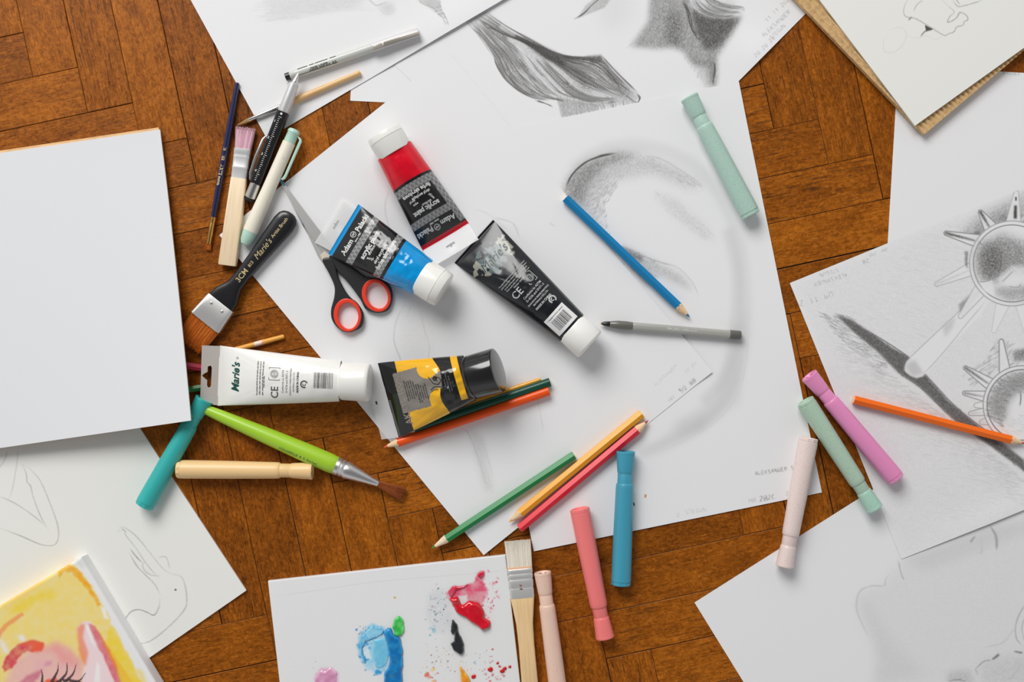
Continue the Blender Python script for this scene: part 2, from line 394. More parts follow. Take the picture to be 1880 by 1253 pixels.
# ------------------------------------------------------------------ the parquet floor
def wood_mat():
    m = bpy.data.materials.new('parquet_wood'); m.use_nodes = True; nt = m.node_tree; n = nt.nodes; l = nt.links; b = n['Principled BSDF']
    uv = n.new('ShaderNodeUVMap'); uv.uv_map = 'grain'
    at = n.new('ShaderNodeAttribute'); at.attribute_name = 'Col'
    sep = n.new('ShaderNodeSeparateColor'); l.new(at.outputs['Color'], sep.inputs[0])
    def noise(sx, sy, det, dist=0.0):
        mp = n.new('ShaderNodeMapping'); mp.inputs['Scale'].default_value = (sx, sy, 1); l.new(uv.outputs[0], mp.inputs[0])
        z = n.new('ShaderNodeTexNoise'); z.inputs['Scale'].default_value = 1; z.inputs['Detail'].default_value = det; z.inputs['Distortion'].default_value = dist
        l.new(mp.outputs[0], z.inputs['Vector']); return z.outputs[0]
    def rng(x, a, b_, c, d):
        r = n.new('ShaderNodeMapRange'); r.inputs[1].default_value = a; r.inputs[2].default_value = b_; r.inputs[3].default_value = c; r.inputs[4].default_value = d
        l.new(x, r.inputs[0]); return r.outputs[0]
    def math_(op, x, y):
        k = n.new('ShaderNodeMath'); k.operation = op
        for i, q in enumerate((x, y)):
            if isinstance(q, (int, float)): k.inputs[i].default_value = q
            else: l.new(q, k.inputs[i])
        return k.outputs[0]
    broad = noise(22, 60, 4, 0.6); mott = noise(210, 300, 5, 1.0); fine = noise(55, 820, 4, 0.2); pore = noise(40, 520, 3, 0.5)
    v = math_('ADD', math_('MULTIPLY', broad, 0.40), math_('MULTIPLY', mott, 0.60))
    v = math_('ADD', v, math_('MULTIPLY', math_('SUBTRACT', fine, 0.5), 0.40))
    v = math_('ADD', v, math_('MULTIPLY', math_('SUBTRACT', sep.outputs[0], 0.5), 0.15))
    ramp = n.new('ShaderNodeValToRGB'); e = ramp.color_ramp.elements
    e[0].position = 0.26; e[0].color = (0.105, 0.027, 0.0018, 1); e[1].position = 0.76; e[1].color = (0.54, 0.165, 0.012, 1)
    k = e.new(0.50); k.color = (0.285, 0.078, 0.0040, 1)
    l.new(v, ramp.inputs[0])
    dark = rng(pore, 0.56, 0.66, 0.0, 1.0); dark = math_('MULTIPLY', dark, math_('MULTIPLY', sep.outputs[1], 0.75))
    mx = n.new('ShaderNodeMix'); mx.data_type = 'RGBA'; l.new(dark, mx.inputs[0]); l.new(ramp.outputs[0], mx.inputs[6]); mx.inputs[7].default_value = (0.045, 0.016, 0.006, 1)
    # pale scuffs
    sc = noise(70, 900, 2, 2.0); pale = math_('MULTIPLY', rng(sc, 0.70, 0.76, 0, 1), 0.5)
    mx2 = n.new('ShaderNodeMix'); mx2.data_type = 'RGBA'; l.new(pale, mx2.inputs[0]); l.new(mx.outputs[2], mx2.inputs[6]); mx2.inputs[7].default_value = (0.55, 0.33, 0.14, 1)
    # worn edges of the strips
    mx3 = n.new('ShaderNodeMix'); mx3.data_type = 'RGBA'; l.new(sep.outputs[2], mx3.inputs[0]); l.new(mx2.outputs[2], mx3.inputs[6]); mx3.inputs[7].default_value = (0.30, 0.145, 0.05, 1)
    l.new(mx3.outputs[2], b.inputs['Base Color'])
    l.new(rng(mott, 0.3, 0.7, 0.30, 0.50), b.inputs['Roughness'])
    b.inputs['Specular IOR Level'].default_value = 0.20
    bp = n.new('ShaderNodeBump'); bp.inputs['Strength'].default_value = 0.35; bp.inputs['Distance'].default_value = 0.0006
    h = math_('SUBTRACT', math_('MULTIPLY', fine, 0.7), math_('MULTIPLY', dark, 0.6)); h = math_('ADD', h, math_('MULTIPLY', mott, 0.5))
    l.new(h, bp.inputs['Height']); l.new(bp.outputs[0], b.inputs['Normal'])
    return m

def build_floor():
    w = 84.5; L = 5.5; th = math.radians(12.2)
    b = np.array([math.cos(th), -math.sin(th)]); a = np.array([math.sin(th), math.cos(th)])   # photo directions of X and Y
    O = np.array([143.0, 124.0]) - b * w                                                   # lattice (0, 0)
    V = []; F = []; UV = []; C = []
    inv = np.linalg.inv(np.column_stack([b, a]))
    rr = random.Random(5)
    def plank(X0, Y0, X1, Y1, vert):
        cx = O + b * w * (X0 + X1) / 2 + a * w * (Y0 + Y1) / 2
        if not (-1050 < cx[0] < 2950 and -1000 < cx[1] < 2250): return
        r = rr.random(); g = rr.random(); off = rr.random() * 9; offv = rr.random() * 9
        gl = [rr.choice((0.25, 0.35, 0.5, 0.7, 1.1)) * 0.9 for _ in range(4)]
        e = 0.9; tilt = rr.uniform(-0.25, 0.25)
        o = len(V); x = [X0 * w + gl[0], X0 * w + gl[0] + e, X1 * w - gl[1] - e, X1 * w - gl[1]]; y = [Y0 * w + gl[2], Y0 * w + gl[2] + e, Y1 * w - gl[3] - e, Y1 * w - gl[3]]
        for i in range(4):
            for j in range(4):
                q = O + b * x[i] + a * y[j]; edge = i in (0, 3) or j in (0, 3)
                z = -0.9 if edge else (-0.05 + tilt * (0.12 if i == 1 else -0.12))
                V.append(((q[0] - CX) * S, -(q[1] - CY) * S, z * S))
                uu, vv = (y[j], x[i]) if vert else (x[i], y[j])
                UV.append((uu * S + off, vv * S + offv)); C.append((r, g * g, 0.75 * (rr.random() if edge else 0), 1))
        for i in range(3):
            for j in range(3): F.append((o + i * 4 + j, o + i * 4 + j + 1, o + i * 4 + j + 5, o + i * 4 + j + 4))
        ring = [(0, 0), (1, 0), (2, 0), (3, 0), (3, 1), (3, 2), (3, 3), (2, 3), (1, 3), (0, 3), (0, 2), (0, 1)]
        n = len(V)
        for i, j in ring:
            q = V[o + i * 4 + j]; V.append((q[0], q[1], -6 * S)); UV.append(UV[o + i * 4 + j]); C.append((r, g * g, 0, 1))
        for k in range(12):
            i, j = ring[k]; i2, j2 = ring[(k + 1) % 12]
            F.append((o + i * 4 + j, o + i2 * 4 + j2, n + (k + 1) % 12, n + k))
    for m in range(-12, 13):
        for k in range(-90, 110):
            sx = L * m
            plank(k + sx, k - L - sx, k + 1 + sx, k - sx, True)
            plank(k + 1 - L + sx, k - sx, k + 1 + sx, k + 1 - sx, False)
    # the dark joint bed under the strips
    n = len(V)
    for x, y in ((-1.6, -1.3), (1.6, -1.3), (1.6, 1.3), (-1.6, 1.3)): V.append((x, y, -5.5 * S)); UV.append((0, 0)); C.append((0, 0, 0, 1))
    F.append((n, n + 1, n + 2, n + 3))
    me = bpy.data.meshes.new('floor'); me.from_pydata(V, [], F); me.update()
    uv = me.uv_layers.new(name='grain'); li = np.zeros(len(me.loops), np.int32); me.loops.foreach_get('vertex_index', li)
    uv.data.foreach_set('uv', np.array(UV, np.float32)[li].ravel())
    ca = me.color_attributes.new('Col', 'FLOAT_COLOR', 'POINT'); ca.data.foreach_set('color', np.array(C, np.float32).ravel())
    bm = bmesh.new(); bm.from_mesh(me); bmesh.ops.recalc_face_normals(bm, faces=bm.faces)
    for f in bm.faces:
        if abs(f.normal.z) > 0.7 and f.normal.z < 0: f.normal_flip()
    bm.to_mesh(me); bm.free()
    bed = bpy.data.materials.new('joint_bed'); bed.use_nodes = True; bed.node_tree.nodes['Principled BSDF'].inputs['Base Color'].default_value = (0.012, 0.006, 0.003, 1)
    bed.node_tree.nodes['Principled BSDF'].inputs['Roughness'].default_value = 0.9
    o = link('floor', me, wood_mat()); me.materials.append(bed)
    for p in me.polygons:
        if min(me.vertices[i].co.z for i in p.vertices) < -5.4 * S and p.area > 1: p.material_index = 1
    tag(o, kind='structure', label='orange brown herringbone parquet floor with worn open joints')
    return o
build_floor()

# ------------------------------------------------------------------ sheets of paper and their drawings
WHITE = obs(221, 221, 222); WARM = obs(222, 222, 217)
paper = mat('drawing_paper', (0, 0, 0), 0.62, attr=True, spec=0.25, bump=0.05, bscale=1400)
plain = mat('plain_paper', WHITE, 0.62, spec=0.25, bump=0.05, bscale=1400)
ZQ, ZP, ZE, ZM, ZA, ZR, ZT, ZN = 0.6, 1.3, 2.2, 3.2, 2.2, 0.7, 1.9, 0.8
def edge_lift(u0, v0, r, h):
    return lambda u, v, X, Y: h * np.exp(-((u - u0) ** 2 + (v - v0) ** 2) / (r * r))

# sheet with its corner showing left of the red tube
o = slab('drawing_sheet', (643, 185), (50, 2.4), (0.05, -1), 540, 300, ZQ, 0.5, plain)
tag(o, 'plain white sheet with one corner showing left of the red tube cap', 'paper', 'loose sheets of drawing paper')

# portrait with braided hair (top centre)
k = Ink(800, -260, 1520, 340, WHITE)
hair = [(852, 36), (893, 19), (925, 45), (953, 63), (985, 80), (1022, 98), (1062, 105), (1102, 101), (1130, 128), (1172, 176), (1170, 186), (1150, 192), (1100, 196), (1060, 192), (1020, 178), (1000, 180), (960, 172), (930, 148), (910, 108), (880, 62)]
k.shade(hair, 0.13, 2, 0.7)
k.shade([(955, 64), (985, 80), (1022, 98), (1045, 116), (1034, 124), (1000, 108), (972, 86)], 0.66, 2.5, 0.25)
k.shade([(1030, 118), (1075, 128), (1090, 160), (1080, 170), (1060, 150)], 0.35, 6, 0.6)
k.shade([(1075, 104), (1104, 102), (1108, 114), (1085, 118)], 0.52, 2, 0.3)
k.shade([(1108, 118), (1140, 150), (1165, 178), (1140, 178), (1115, 150)], 0.34, 5, 0.4)
k.shade([(900, 85), (935, 100), (965, 120), (972, 135), (940, 122), (915, 108)], 0.30, 4, 0.5)
k.shade([(895, 46), (925, 60), (938, 80), (915, 74)], 0.25, 3, 0.4)
k.flow([(866, 30), (920, 62), (960, 78), (1010, 112), (1062, 150), (1110, 172), (1160, 184)], [(886, 22), (938, 58), (985, 82), (1040, 103), (1100, 108), (1135, 140), (1172, 178)], 330, d=(0.2, 0.9), jit=0.6, seg=(0.12, 0.6))
k.flow([(854, 38), (880, 68), (905, 105), (925, 145), (965, 175), (1010, 186)], [(880, 30), (915, 62), (960, 98), (1000, 140), (1030, 170), (1080, 186)], 240, d=(0.12, 0.75), jit=0.6, seg=(0.12, 0.6))
k.flow([(975, 100), (1000, 130), (1030, 160), (1060, 178), (1100, 186), (1150, 180)], [(990, 100), (1020, 128), (1048, 155), (1075, 172), (1110, 180), (1150, 176)], 60, d=(0.2, 0.7), jit=0.5)
for q in ([(905, 95), (912, 118), (925, 142), (950, 165), (985, 184)], [(930, 132), (945, 155), (965, 170), (988, 177)], [(1022, 155), (1045, 172), (1075, 185), (1110, 189), (1140, 184)], [(888, 20), (930, 48), (975, 74), (1022, 98), (1062, 105), (1102, 101)],
          [(1102, 101), (1130, 130), (1150, 150), (1170, 170)], [(1145, 172), (1168, 188), (1174, 180), (1168, 170)], [(985, 184), (1005, 192), (1014, 196)], [(890, 48), (915, 58), (935, 75)], [(1100, 118), (1125, 142), (1140, 166)]):
    for _ in range(3): k.line([(x + random.gauss(0, .6), y + random.gauss(0, .6)) for x, y in q], 1.1, 0.75)
k.erase([(945, 82), (952, 84), (985, 130), (1022, 168), (1012, 168), (975, 130)], 0.75, 2)
k.erase([(920, 44), (950, 62), (944, 68), (915, 52)], 0.6, 2)
k.erase([(1010, 165), (1040, 178), (1080, 188), (1120, 186), (1120, 190), (1080, 193), (1035, 184)], 0.7, 1)
k.hatch([(1022, 178), (1175, 186), (1120, 198), (1032, 216)], 76, 190, (10, 26), d=(0.15, 0.5)); k.shade([(1022, 178), (1100, 192), (1100, 202), (1031, 216)], 0.22, 1, 0.4)
# chin, neck and the hair on the right
k.shade([(1196, -40), (1190, 40), (1158, 85), (1210, 90), (1235, 84), (1258, 98), (1272, 118), (1300, 124), (1306, 160), (1314, 158), (1316, 105), (1345, 62), (1362, 30), (1330, -40)], 0.33, 4, 0.45)
k.hatch([(1200, -20), (1195, 45), (1170, 80), (1220, 82), (1262, 96), (1292, 128), (1308, 158), (1314, 105), (1360, 33), (1300, -20)], 100, 1500, (6, 16), d=(0.12, 0.55), curve=0.15)
k.shade([(1255, 98), (1290, 112), (1312, 100), (1318, 130), (1314, 160), (1296, 158), (1284, 135)], 0.15, 4, 0.5); k.hatch([(1255, 98), (1290, 112), (1314, 100), (1314, 160), (1290, 155)], 98, 160, (8, 18), d=(0.08, 0.3)); k.shade([(1225, 18), (1250, 25), (1252, 85), (1222, 85)], 0.28, 7, 0.6)
k.shade([(1268, 15), (1300, 30), (1357, 36), (1320, 85), (1298, 92), (1280, 62)], 0.48, 4, 0.35)
k.hatch([(1270, 18), (1300, 34), (1357, 36), (1318, 88), (1298, 95), (1280, 65)], 108, 520, (6, 16), d=(0.3, 0.85))
for q in ([(1248, -5), (1262, 20), (1268, 48), (1280, 70), (1294, 80)], [(1252, -5), (1266, 24), (1272, 52), (1286, 72)], [(1310, 110), (1312, 130), (1308, 158)]):
    for _ in range(5): k.line([(x + random.gauss(0, .9), y + random.gauss(0, .9)) for x, y in q], 1.3, 0.75)
k.erase([(1262, -20), (1268, 12), (1295, 30), (1330, 34), (1365, 28), (1366, 12), (1340, -20)], 0.8, 2)
k.flow([(1258, -10), (1275, 18), (1300, 32), (1330, 36), (1360, 32)], [(1300, -12), (1320, 2), (1345, 10), (1364, 14), (1366, 24)], 95, d=(0.2, 0.65), seg=(0.3, 0.9), jit=0.6)
k.flow([(1225, -30), (1240, -20), (1290, -8), (1380, -30)], [(1240, -60), (1280, -40), (1320, -40), (1400, -60)], 80, d=(0.2, 0.6))
k.shade([(1060, 34), (1075, 10), (1100, -8), (1124, -6), (1110, 14), (1080, 26)], 0.18, 1.5, 0.4)
for _ in range(5): k.line([(1055 + random.gauss(0, .4), 35), (1072, 24 + random.gauss(0, .4)), (1088, 8), (1106, -6)], 1.4, 0.8)
k.line([(1190, 44), (1176, 68), (1150, 88)], 1.3, 0.25); k.shade([(1085, -30), (1165, -30), (1160, 40), (1110, 60)], 0.045, 14)
hand(k, '11 11 2020', 1404, 36, 7, -45, 0.35, 0.8); hand(k, 'ALEKSANDER', 1397, 64, 7.5, -43, 0.38, 0.8); hand(k, 'STEGUN', 1412, 68, 6.5, -43, 0.35, 0.8); hand(k, '20 20 28', 1382, 102, 7, -45, 0.35, 0.8)
cP = np.array((1352.0, 150.0)) + np.array((-0.7, 0.714)) * 420
o = slab('drawing_sheet', tuple(cP), (0.704, -0.71), (-0.71, -0.704), 762, 540, ZP, 0.5, paper, k, 1.15, (848, -14, 1440, 220), zf=lambda u, v, X, Y: 6 * np.exp(-((v) / 0.10) ** 2) * np.exp(-((u - 0.64) / 0.055) ** 2))
tag(o, 'pencil portrait with long shaded hair and a bare chin, lying at the top centre', 'paper', 'loose sheets of drawing paper')

# town sketch (top left)
k = Ink(340, -40, 960, 270, WHITE)
k.hatch([(484, 4), (700, -14), (640, 14), (520, 40), (488, 28)], -8, 150, (18, 70), d=(0.04, 0.13)); k.shade([(482, -6), (690, -16), (650, 14), (500, 36)], 0.06, 5, 0.6)
for i in range(9): k.line([(482 + i * 2, 5 + i * 4), (560, i * 3 - 2), (660 + i * 5, -14 + i * 4)], 0.8, 0.12)
k.line([(674, -4), (684, 5), (692, 10), (712, 3)], 0.9, 0.4); k.line([(692, 10), (700, 20), (708, 26), (722, 22), (726, 10)], 0.9, 0.16); k.shade([(695, 8), (722, 4), (724, 24), (706, 28)], 0.10, 4)
for q in ([(766, 0), (778, 8), (796, 16), (804, 27)], [(808, 0), (808, 10), (812, 22)], [(804, 27), (812, 33), (820, 48)], [(812, 22), (818, 32), (824, 48)], [(796, 16), (810, 12)], [(800, 23), (813, 18)], [(803, 28), (816, 24)]):
    for _ in range(2): k.line(q, 0.9, 0.5)
k.hatch([(768, -2), (806, -2), (810, 24), (804, 26), (782, 9)], 60, 60, (4, 12), d=(0.1, 0.35)); k.hatch([(804, 27), (813, 23), (818, 34), (812, 34)], 30, 20, (3, 6), d=(0.2, 0.5)); k.shade([(768, 0), (806, -2), (812, 24), (800, 22)], 0.18, 2)
A0 = (490, 255)
o = slab('drawing_sheet', A0, (435, -255), (-140, -255), 762, 540, ZA, 0.5, paper, k, 1.6, (470, -14, 840, 60), zf=lambda u, v, X, Y: 5.0 * np.exp(-((v) / 0.10) ** 2) * np.clip((u - 0.30) * 5, 0, 1))
tag(o, 'white sheet with a faint pencil town and church tower, under the grey fineliner pen', 'paper', 'loose sheets of drawing paper')

# large round profile drawing (right of centre)
k = Ink(930, 150, 1520, 1020, WHITE)
dome = [(1030, 360), (1045, 322), (1078, 295), (1125, 280), (1180, 282), (1235, 305), (1292, 342), (1262, 345), (1200, 318), (1130, 330), (1090, 370), (1100, 430), (1070, 410)]
k.shade(dome, 0.14, 8, 0.6); k.shade([(1036, 352), (1048, 322), (1080, 297), (1130, 281), (1172, 283), (1110, 305), (1080, 340), (1070, 375), (1050, 372)], 0.30, 6, 0.5)
k.hatch([(1032, 362), (1047, 322), (1080, 296), (1140, 282), (1200, 300), (1140, 330), (1110, 380), (1120, 440), (1060, 400)], -50, 1700, (4, 11), d=(0.12, 0.55), fn=lambda x, y: max(0.12, 1 - math.hypot(x - 1050, y - 330) / 130), curve=0.3)
k.hatch([(1190, 288), (1292, 340), (1280, 346), (1225, 325), (1180, 300)], 30, 120, (6, 14), d=(0.08, 0.35))
for q in ([(1036, 352), (1048, 324), (1072, 300), (1105, 286), (1140, 280)],):
    for _ in range(7): k.line([(x + random.gauss(0, .9), y + random.gauss(0, .9)) for x, y in q], 1.5, 0.75)
k.line([(1180, 283), (1220, 295), (1260, 320), (1292, 341)], 1.2, 0.28)
k.shade([(1200, 355), (1240, 365), (1300, 420), (1312, 445), (1280, 430), (1230, 390)], 0.08, 7, 0.8)
k.hatch([(1195, 350), (1240, 362), (1310, 430), (1300, 445), (1230, 395)], 40, 90, (5, 12), d=(0.05, 0.2))
k.shade([(1142, 452), (1200, 478), (1250, 505), (1275, 535), (1240, 520), (1200, 500), (1190, 530), (1160, 500), (1148, 480)], 0.16, 5, 0.5)
k.shade([(1140, 452), (1180, 470), (1180, 482), (1150, 470)], 0.35, 3, 0.4)
k.hatch([(1142, 452), (1200, 476), (1220, 500), (1190, 520), (1160, 495)], 55, 420, (4, 12), d=(0.15, 0.6), fn=lambda x, y: max(0.1, 1 - (x - 1140) / 90))
k.hatch([(1140, 480), (1165, 515), (1160, 508), (1142, 490)], 40, 30, (5, 12), d=(0.3, 0.6))
for _ in range(3): k.line([(1225, 482), (1250, 496), (1272, 520), (1284, 545)], 1.0, 0.22)
k.line([(1142, 452), (1190, 474), (1240, 490)], 1.2, 0.4)
def band(q, w, d, soft):
    p = spline(q, 24); t = np.gradient(p, axis=0); t /= np.hypot(*t.T)[:, None]; nn = np.column_stack([-t[:, 1], t[:, 0]])
    k.shade(np.vstack([p + nn * w, (p - nn * w)[::-1]]), d, soft)
band([(1050, 310), (1110, 272), (1190, 268), (1270, 300), (1330, 370), (1360, 460), (1368, 580), (1352, 690), (1300, 770), (1230, 815), (1170, 832)], 11, 0.055, 5)
band([(1335, 420), (1352, 500), (1350, 600), (1330, 690), (1290, 740)], 10, 0.065, 4)
k.shade([(1345, 640), (1372, 560), (1360, 740), (1290, 790), (1210, 822), (1180, 835), (1240, 780), (1310, 730)], 0.055, 6)
k.line([(1372, 560), (1372, 650), (1352, 730), (1300, 785), (1220, 825), (1170, 836)], 1.0, 0.12)
k.shade([(1240, 770), (1300, 760), (1290, 790), (1240, 800)], 0.05, 8)
hand(k, 'ALEKSANDER STEGUN', 1386, 867, 6.5, -9, 0.62, 0.85); hand(k, '2B', 1394, 912, 9, -8, 0.62); hand(k, '2C', 1409, 910, 8, -8, 0.6); hand(k, 'HB', 1375, 916, 7.5, -8, 0.3); hand(k, '2 2', 1442, 903, 7, -8, 0.35); hand(k, 'STEGUN', 1258, 938, 7, -9, 0.18); hand(k, '2', 1242, 943, 7, -9, 0.2)
k.paint([(1183, 908), (1187, 909), (1186, 915), (1183, 914)], obs(190, 120, 40), 1, 0.6); k.paint([(1161, 922), (1165, 924), (1166, 930), (1163, 929)], obs(70, 75, 40), 1, 0.5)
E0 = (980, 1013)
o = slab('drawing_sheet', E0, (528, -108), (-153, -755), 540, 770, ZE, 0.5, paper, k, 1.5, (1000, 255, 1480, 960), zf=edge_lift(1, 1, 0.07, 2))
tag(o, 'large white sheet with a dome-shaped pencil study, under the blue pencil and the pale marker', 'paper', 'loose sheets of drawing paper')

# main sheet under the tubes
k = Ink(390, 90, 1320, 1030, WHITE)
for q, d in (([(716, 345), (708, 380), (716, 420), (728, 440)], 0.10), ([(745, 555), (728, 590), (724, 625), (735, 660), (742, 690)], 0.16), ([(770, 560), (778, 600), (788, 640), (780, 680)], 0.13), ([(756, 560), (746, 585)], 0.12),
             ([(845, 785), (862, 800), (880, 850), (890, 885), (905, 905)], 0.16), ([(875, 790), (888, 820), (905, 880)], 0.09), ([(980, 700), (992, 760), (1000, 800)], 0.07), ([(905, 400), (940, 410), (955, 440)], 0.13), ([(1008, 410), (1020, 415)], 0.1), ([(870, 385), (900, 395), (935, 425)], 0.07)):
    for _ in range(2): k.line([(x + random.gauss(0, 1), y + random.gauss(0, 1)) for x, y in q], 1.3, d)
k.shade([(705, 330), (740, 325), (790, 420), (800, 470), (740, 430)], 0.035, 10, 0.4); k.shade([(725, 560), (790, 560), (800, 660), (740, 670)], 0.05, 12, 0.4); k.shade([(860, 790), (885, 800), (905, 900), (890, 905)], 0.085, 5, 0.5)
k.shade([(790, 470), (850, 500), (860, 560), (800, 600)], 0.03, 14); k.shade([(820, 640), (960, 640), (1000, 780), (900, 800)], 0.03, 20)
hand(k, '50 8B', 1246, 716, 8, -39, 0.6); hand(k, 'HH', 1226, 733, 7, -39, 0.22); hand(k, 'ALEKSANDER', 1200, 706, 6, -43, 0.13); hand(k, '20 20', 1255, 682, 6, -43, 0.14)
k.paint([(668, 672), (671, 672), (671, 678), (668, 678)], obs(30, 30, 30), 0.0, 0.3)
o = slab('drawing_sheet', (888, 1020), (420, -337), (-485, -588), 538, 762, ZM, 0.5, paper, k, 1.6, (560, 320, 1290, 920), zf=lambda u, v, X, Y: 2.5 * np.exp(-((u - 1) / 0.05) ** 2) * np.clip(1 - v / 0.28, 0, 1) + 2 * np.exp(-(u ** 2 + (v - 1) ** 2) / 0.004))
tag(o, 'white sheet with faint outlines, under the scissors and black paint tube', 'paper', 'loose sheets of drawing paper')

# plain sheet at the right
k = Ink(1640, 100, 1900, 440, WHITE); hand(k, 'STEGUN', 1872, 138, 6, 184, 0.35); k.line([(1859, 358), (1868, 350), (1885, 337)], 1.2, 0.7)
o = slab('drawing_sheet', (1649, 120), (1, 0.06), (-15, 255), 540, 700, ZR, 0.5, paper, k, 1.5, (1820, 125, 1880, 145))
tag(o, 'almost blank white sheet at the right edge, partly under the sketchbook', 'paper', 'loose sheets of drawing paper')

# crown studies (right)
k = Ink(1440, 250, 2010, 1040, WHITE)
k.shade([(1455, 522), (1700, 420), (1900, 350), (1900, 940), (1660, 1020)], 0.035, 10, 0.9)
k.hatch([(1500, 590), (1600, 540), (1700, 430), (1780, 400), (1780, 640), (1680, 660), (1620, 620)], 15, 600, (10, 30), d=(0.03, 0.12))
k.hatch([(1530, 620), (1640, 690), (1780, 800), (1880, 880), (1880, 930), (1720, 860), (1580, 740)], 12, 1500, (8, 24), d=(0.05, 0.24), fn=lambda x, y: max(0.15, 1 - abs((y - 590) - (x - 1535) * 0.80) / 110))
k.hatch([(1505, 575), (1560, 580), (1640, 660), (1620, 690), (1540, 620)], 25, 420, (8, 24), d=(0.08, 0.42))
k.hatch([(1700, 890), (1860, 860), (1880, 900), (1760, 960), (1720, 950)], 10, 200, (10, 26), d=(0.03, 0.10))
barp = [(1534, 578), (1560, 586), (1600, 612), (1640, 640), (1668, 656), (1700, 690), (1740, 735), (1800, 785), (1880, 845), (1884, 868), (1820, 820), (1760, 780), (1690, 712), (1650, 685), (1610, 645), (1570, 612)]
k.shade(barp, 0.60, 2.0, 0.2); k.hatch(barp, 42, 900, (10, 26), d=(0.4, 0.8))
k.line([(1534, 578), (1600, 612), (1668, 656), (1710, 700), (1760, 752), (1830, 805), (1884, 846)], 1.4, 0.7); k.line([(1640, 680), (1690, 713), (1750, 772)], 1.3, 0.6)
rod = [(1660, 675), (1664, 664), (1672, 656), (1720, 610), (1760, 575), (1800, 530), (1825, 540), (1800, 580), (1740, 640), (1702, 684), (1694, 692), (1682, 695), (1670, 690), (1661, 682)]
k.erase(rod, 0.93, 1); k.shade([(1760, 560), (1795, 530), (1802, 536), (1765, 585)], 0.32, 2, 0.4); k.shade([(1730, 600), (1755, 580), (1750, 600), (1735, 620)], 0.12, 3)
k.line([(1660, 675), (1668, 660), (1715, 615), (1760, 572), (1792, 532)], 1.1, 0.34); k.line([(1682, 690), (1702, 680), (1745, 632), (1772, 598), (1800, 565), (1812, 548)], 1.1, 0.28); k.shade([(1662, 672), (1680, 660), (1694, 684), (1676, 692)], 0.12, 3)
def crown(cx, cy, r, rays, fill, lo=0.5):
    th = np.linspace(0, 2 * math.pi, 72)
    C = lambda rr, e=1.0: [(cx + rr * math.cos(a), cy + rr * e * math.sin(a)) for a in th]
    for a0, tip, wb, dk, dd in rays:
        a = math.radians(a0); bx, by = cx + r * math.cos(a), cy + r * math.sin(a); nx, ny = -math.sin(a) * wb * 1.35, math.cos(a) * wb * 1.35
        t = np.array(tip, float); b1 = (bx + nx, by + ny); b2 = (bx - nx, by - ny); d = np.array([bx, by]) - t; d = d / np.hypot(*d); e = np.array([d[1], -d[0]]) * 3.8
        body = [b1, tuple(t + e), tuple(t - d * 1.6), tuple(t - e), b2]
        k.erase(body, 0.9, 0.6)
        if dk: k.shade([tuple(np.array([bx, by]) * .96 + t * .04), tuple(t + e * .7), tuple(t - e * .7), (bx - nx * .2, by - ny * .2)], dk, 0.8, 0.4)
        for _ in range(2): k.line([b1, tuple(t + e), tuple(t - d * 2.4), tuple(t - e), b2], 1.3, dd, tip=False, smooth=False)
    k.erase(C(r + 1), 1, 0.5)
    k.line(C(r), 1.2, lo, tip=False); k.line(C(r - 7), 1.2, lo * 1.15, tip=False); k.line(C(r - 7.6), 1.0, lo, tip=False); fill()
# shadows behind the rays
k.shade([(1758, 430), (1800, 392), (1884, 352), (1884, 405), (1835, 408), (1795, 440)], 0.16, 7, 0.6); k.hatch([(1760, 430), (1800, 400), (1880, 350), (1880, 410), (1830, 415), (1790, 450)], -50, 620, (6, 16), d=(0.15, 0.62), fn=lambda x, y: max(0.15, 1 - abs(math.hypot(x - 1858, y - 484) - 78) / 55)); k.shade([(1765, 440), (1795, 425), (1812, 415), (1790, 438)], 0.30, 5)
k.shade([(1830, 400), (1850, 385), (1852, 405), (1835, 408)], 0.3, 4, .5); k.shade([(1784, 430), (1802, 420), (1795, 436)], 0.35, 3, .5)
k.hatch([(1766, 690), (1810, 660), (1830, 620), (1880, 640), (1880, 668), (1830, 680), (1790, 710)], -40, 260, (6, 16), d=(0.1, 0.42)); k.shade([(1860, 645), (1884, 640), (1884, 662), (1862, 664)], 0.4, 3, .4)
def f1():
    k.shade([(cx, cy) for cx, cy in ((1798, 450), (1840, 430), (1890, 450), (1890, 500), (1850, 500), (1820, 520), (1800, 515), (1790, 480))], 0.36, 8, 0.6)
    k.shade([(1800, 455), (1835, 450), (1845, 500), (1815, 515), (1803, 500)], 0.30, 8, 0.5)
    k.hatch([(1797, 445), (1890, 440), (1890, 505), (1850, 500), (1815, 516), (1800, 505)], 60, 900, (3, 10), d=(0.15, 0.6))
    k.shade([(1826, 530), (1890, 520), (1890, 552), (1850, 552), (1828, 540)], 0.26, 5, 0.5); k.hatch([(1826, 528), (1890, 522), (1890, 550), (1850, 552)], 10, 160, (5, 14), d=(0.1, 0.35))
    k.erase([(1832, 512), (1858, 488), (1890, 490), (1890, 522), (1860, 530), (1845, 524)], 0.75, 3); k.line([(1838, 520), (1862, 496)], 2.2, 0.28); k.line([(1850, 526), (1868, 528), (1876, 520)], 2.6, 0.3)
    k.erase([(1797, 518), (1822, 514), (1826, 545), (1806, 535)], 0.8, 1); k.line([(1797, 518), (1810, 517), (1822, 513)], 1.1, 0.6)
crown(1858, 484, 78, [(213, (1735, 428), 9, 0.62, 0.62), (239, (1799, 388), 9, 0.66, 0.62), (272, (1866, 352), 10, 0.0, 0.3), (172, (1718, 523), 9, 0.10, 0.30), (140, (1762, 583), 9, 0.0, 0.3), (103, (1824, 610), 9, 0.0, 0.16), (75, (1884, 612), 10, 0.0, 0.16)], f1)
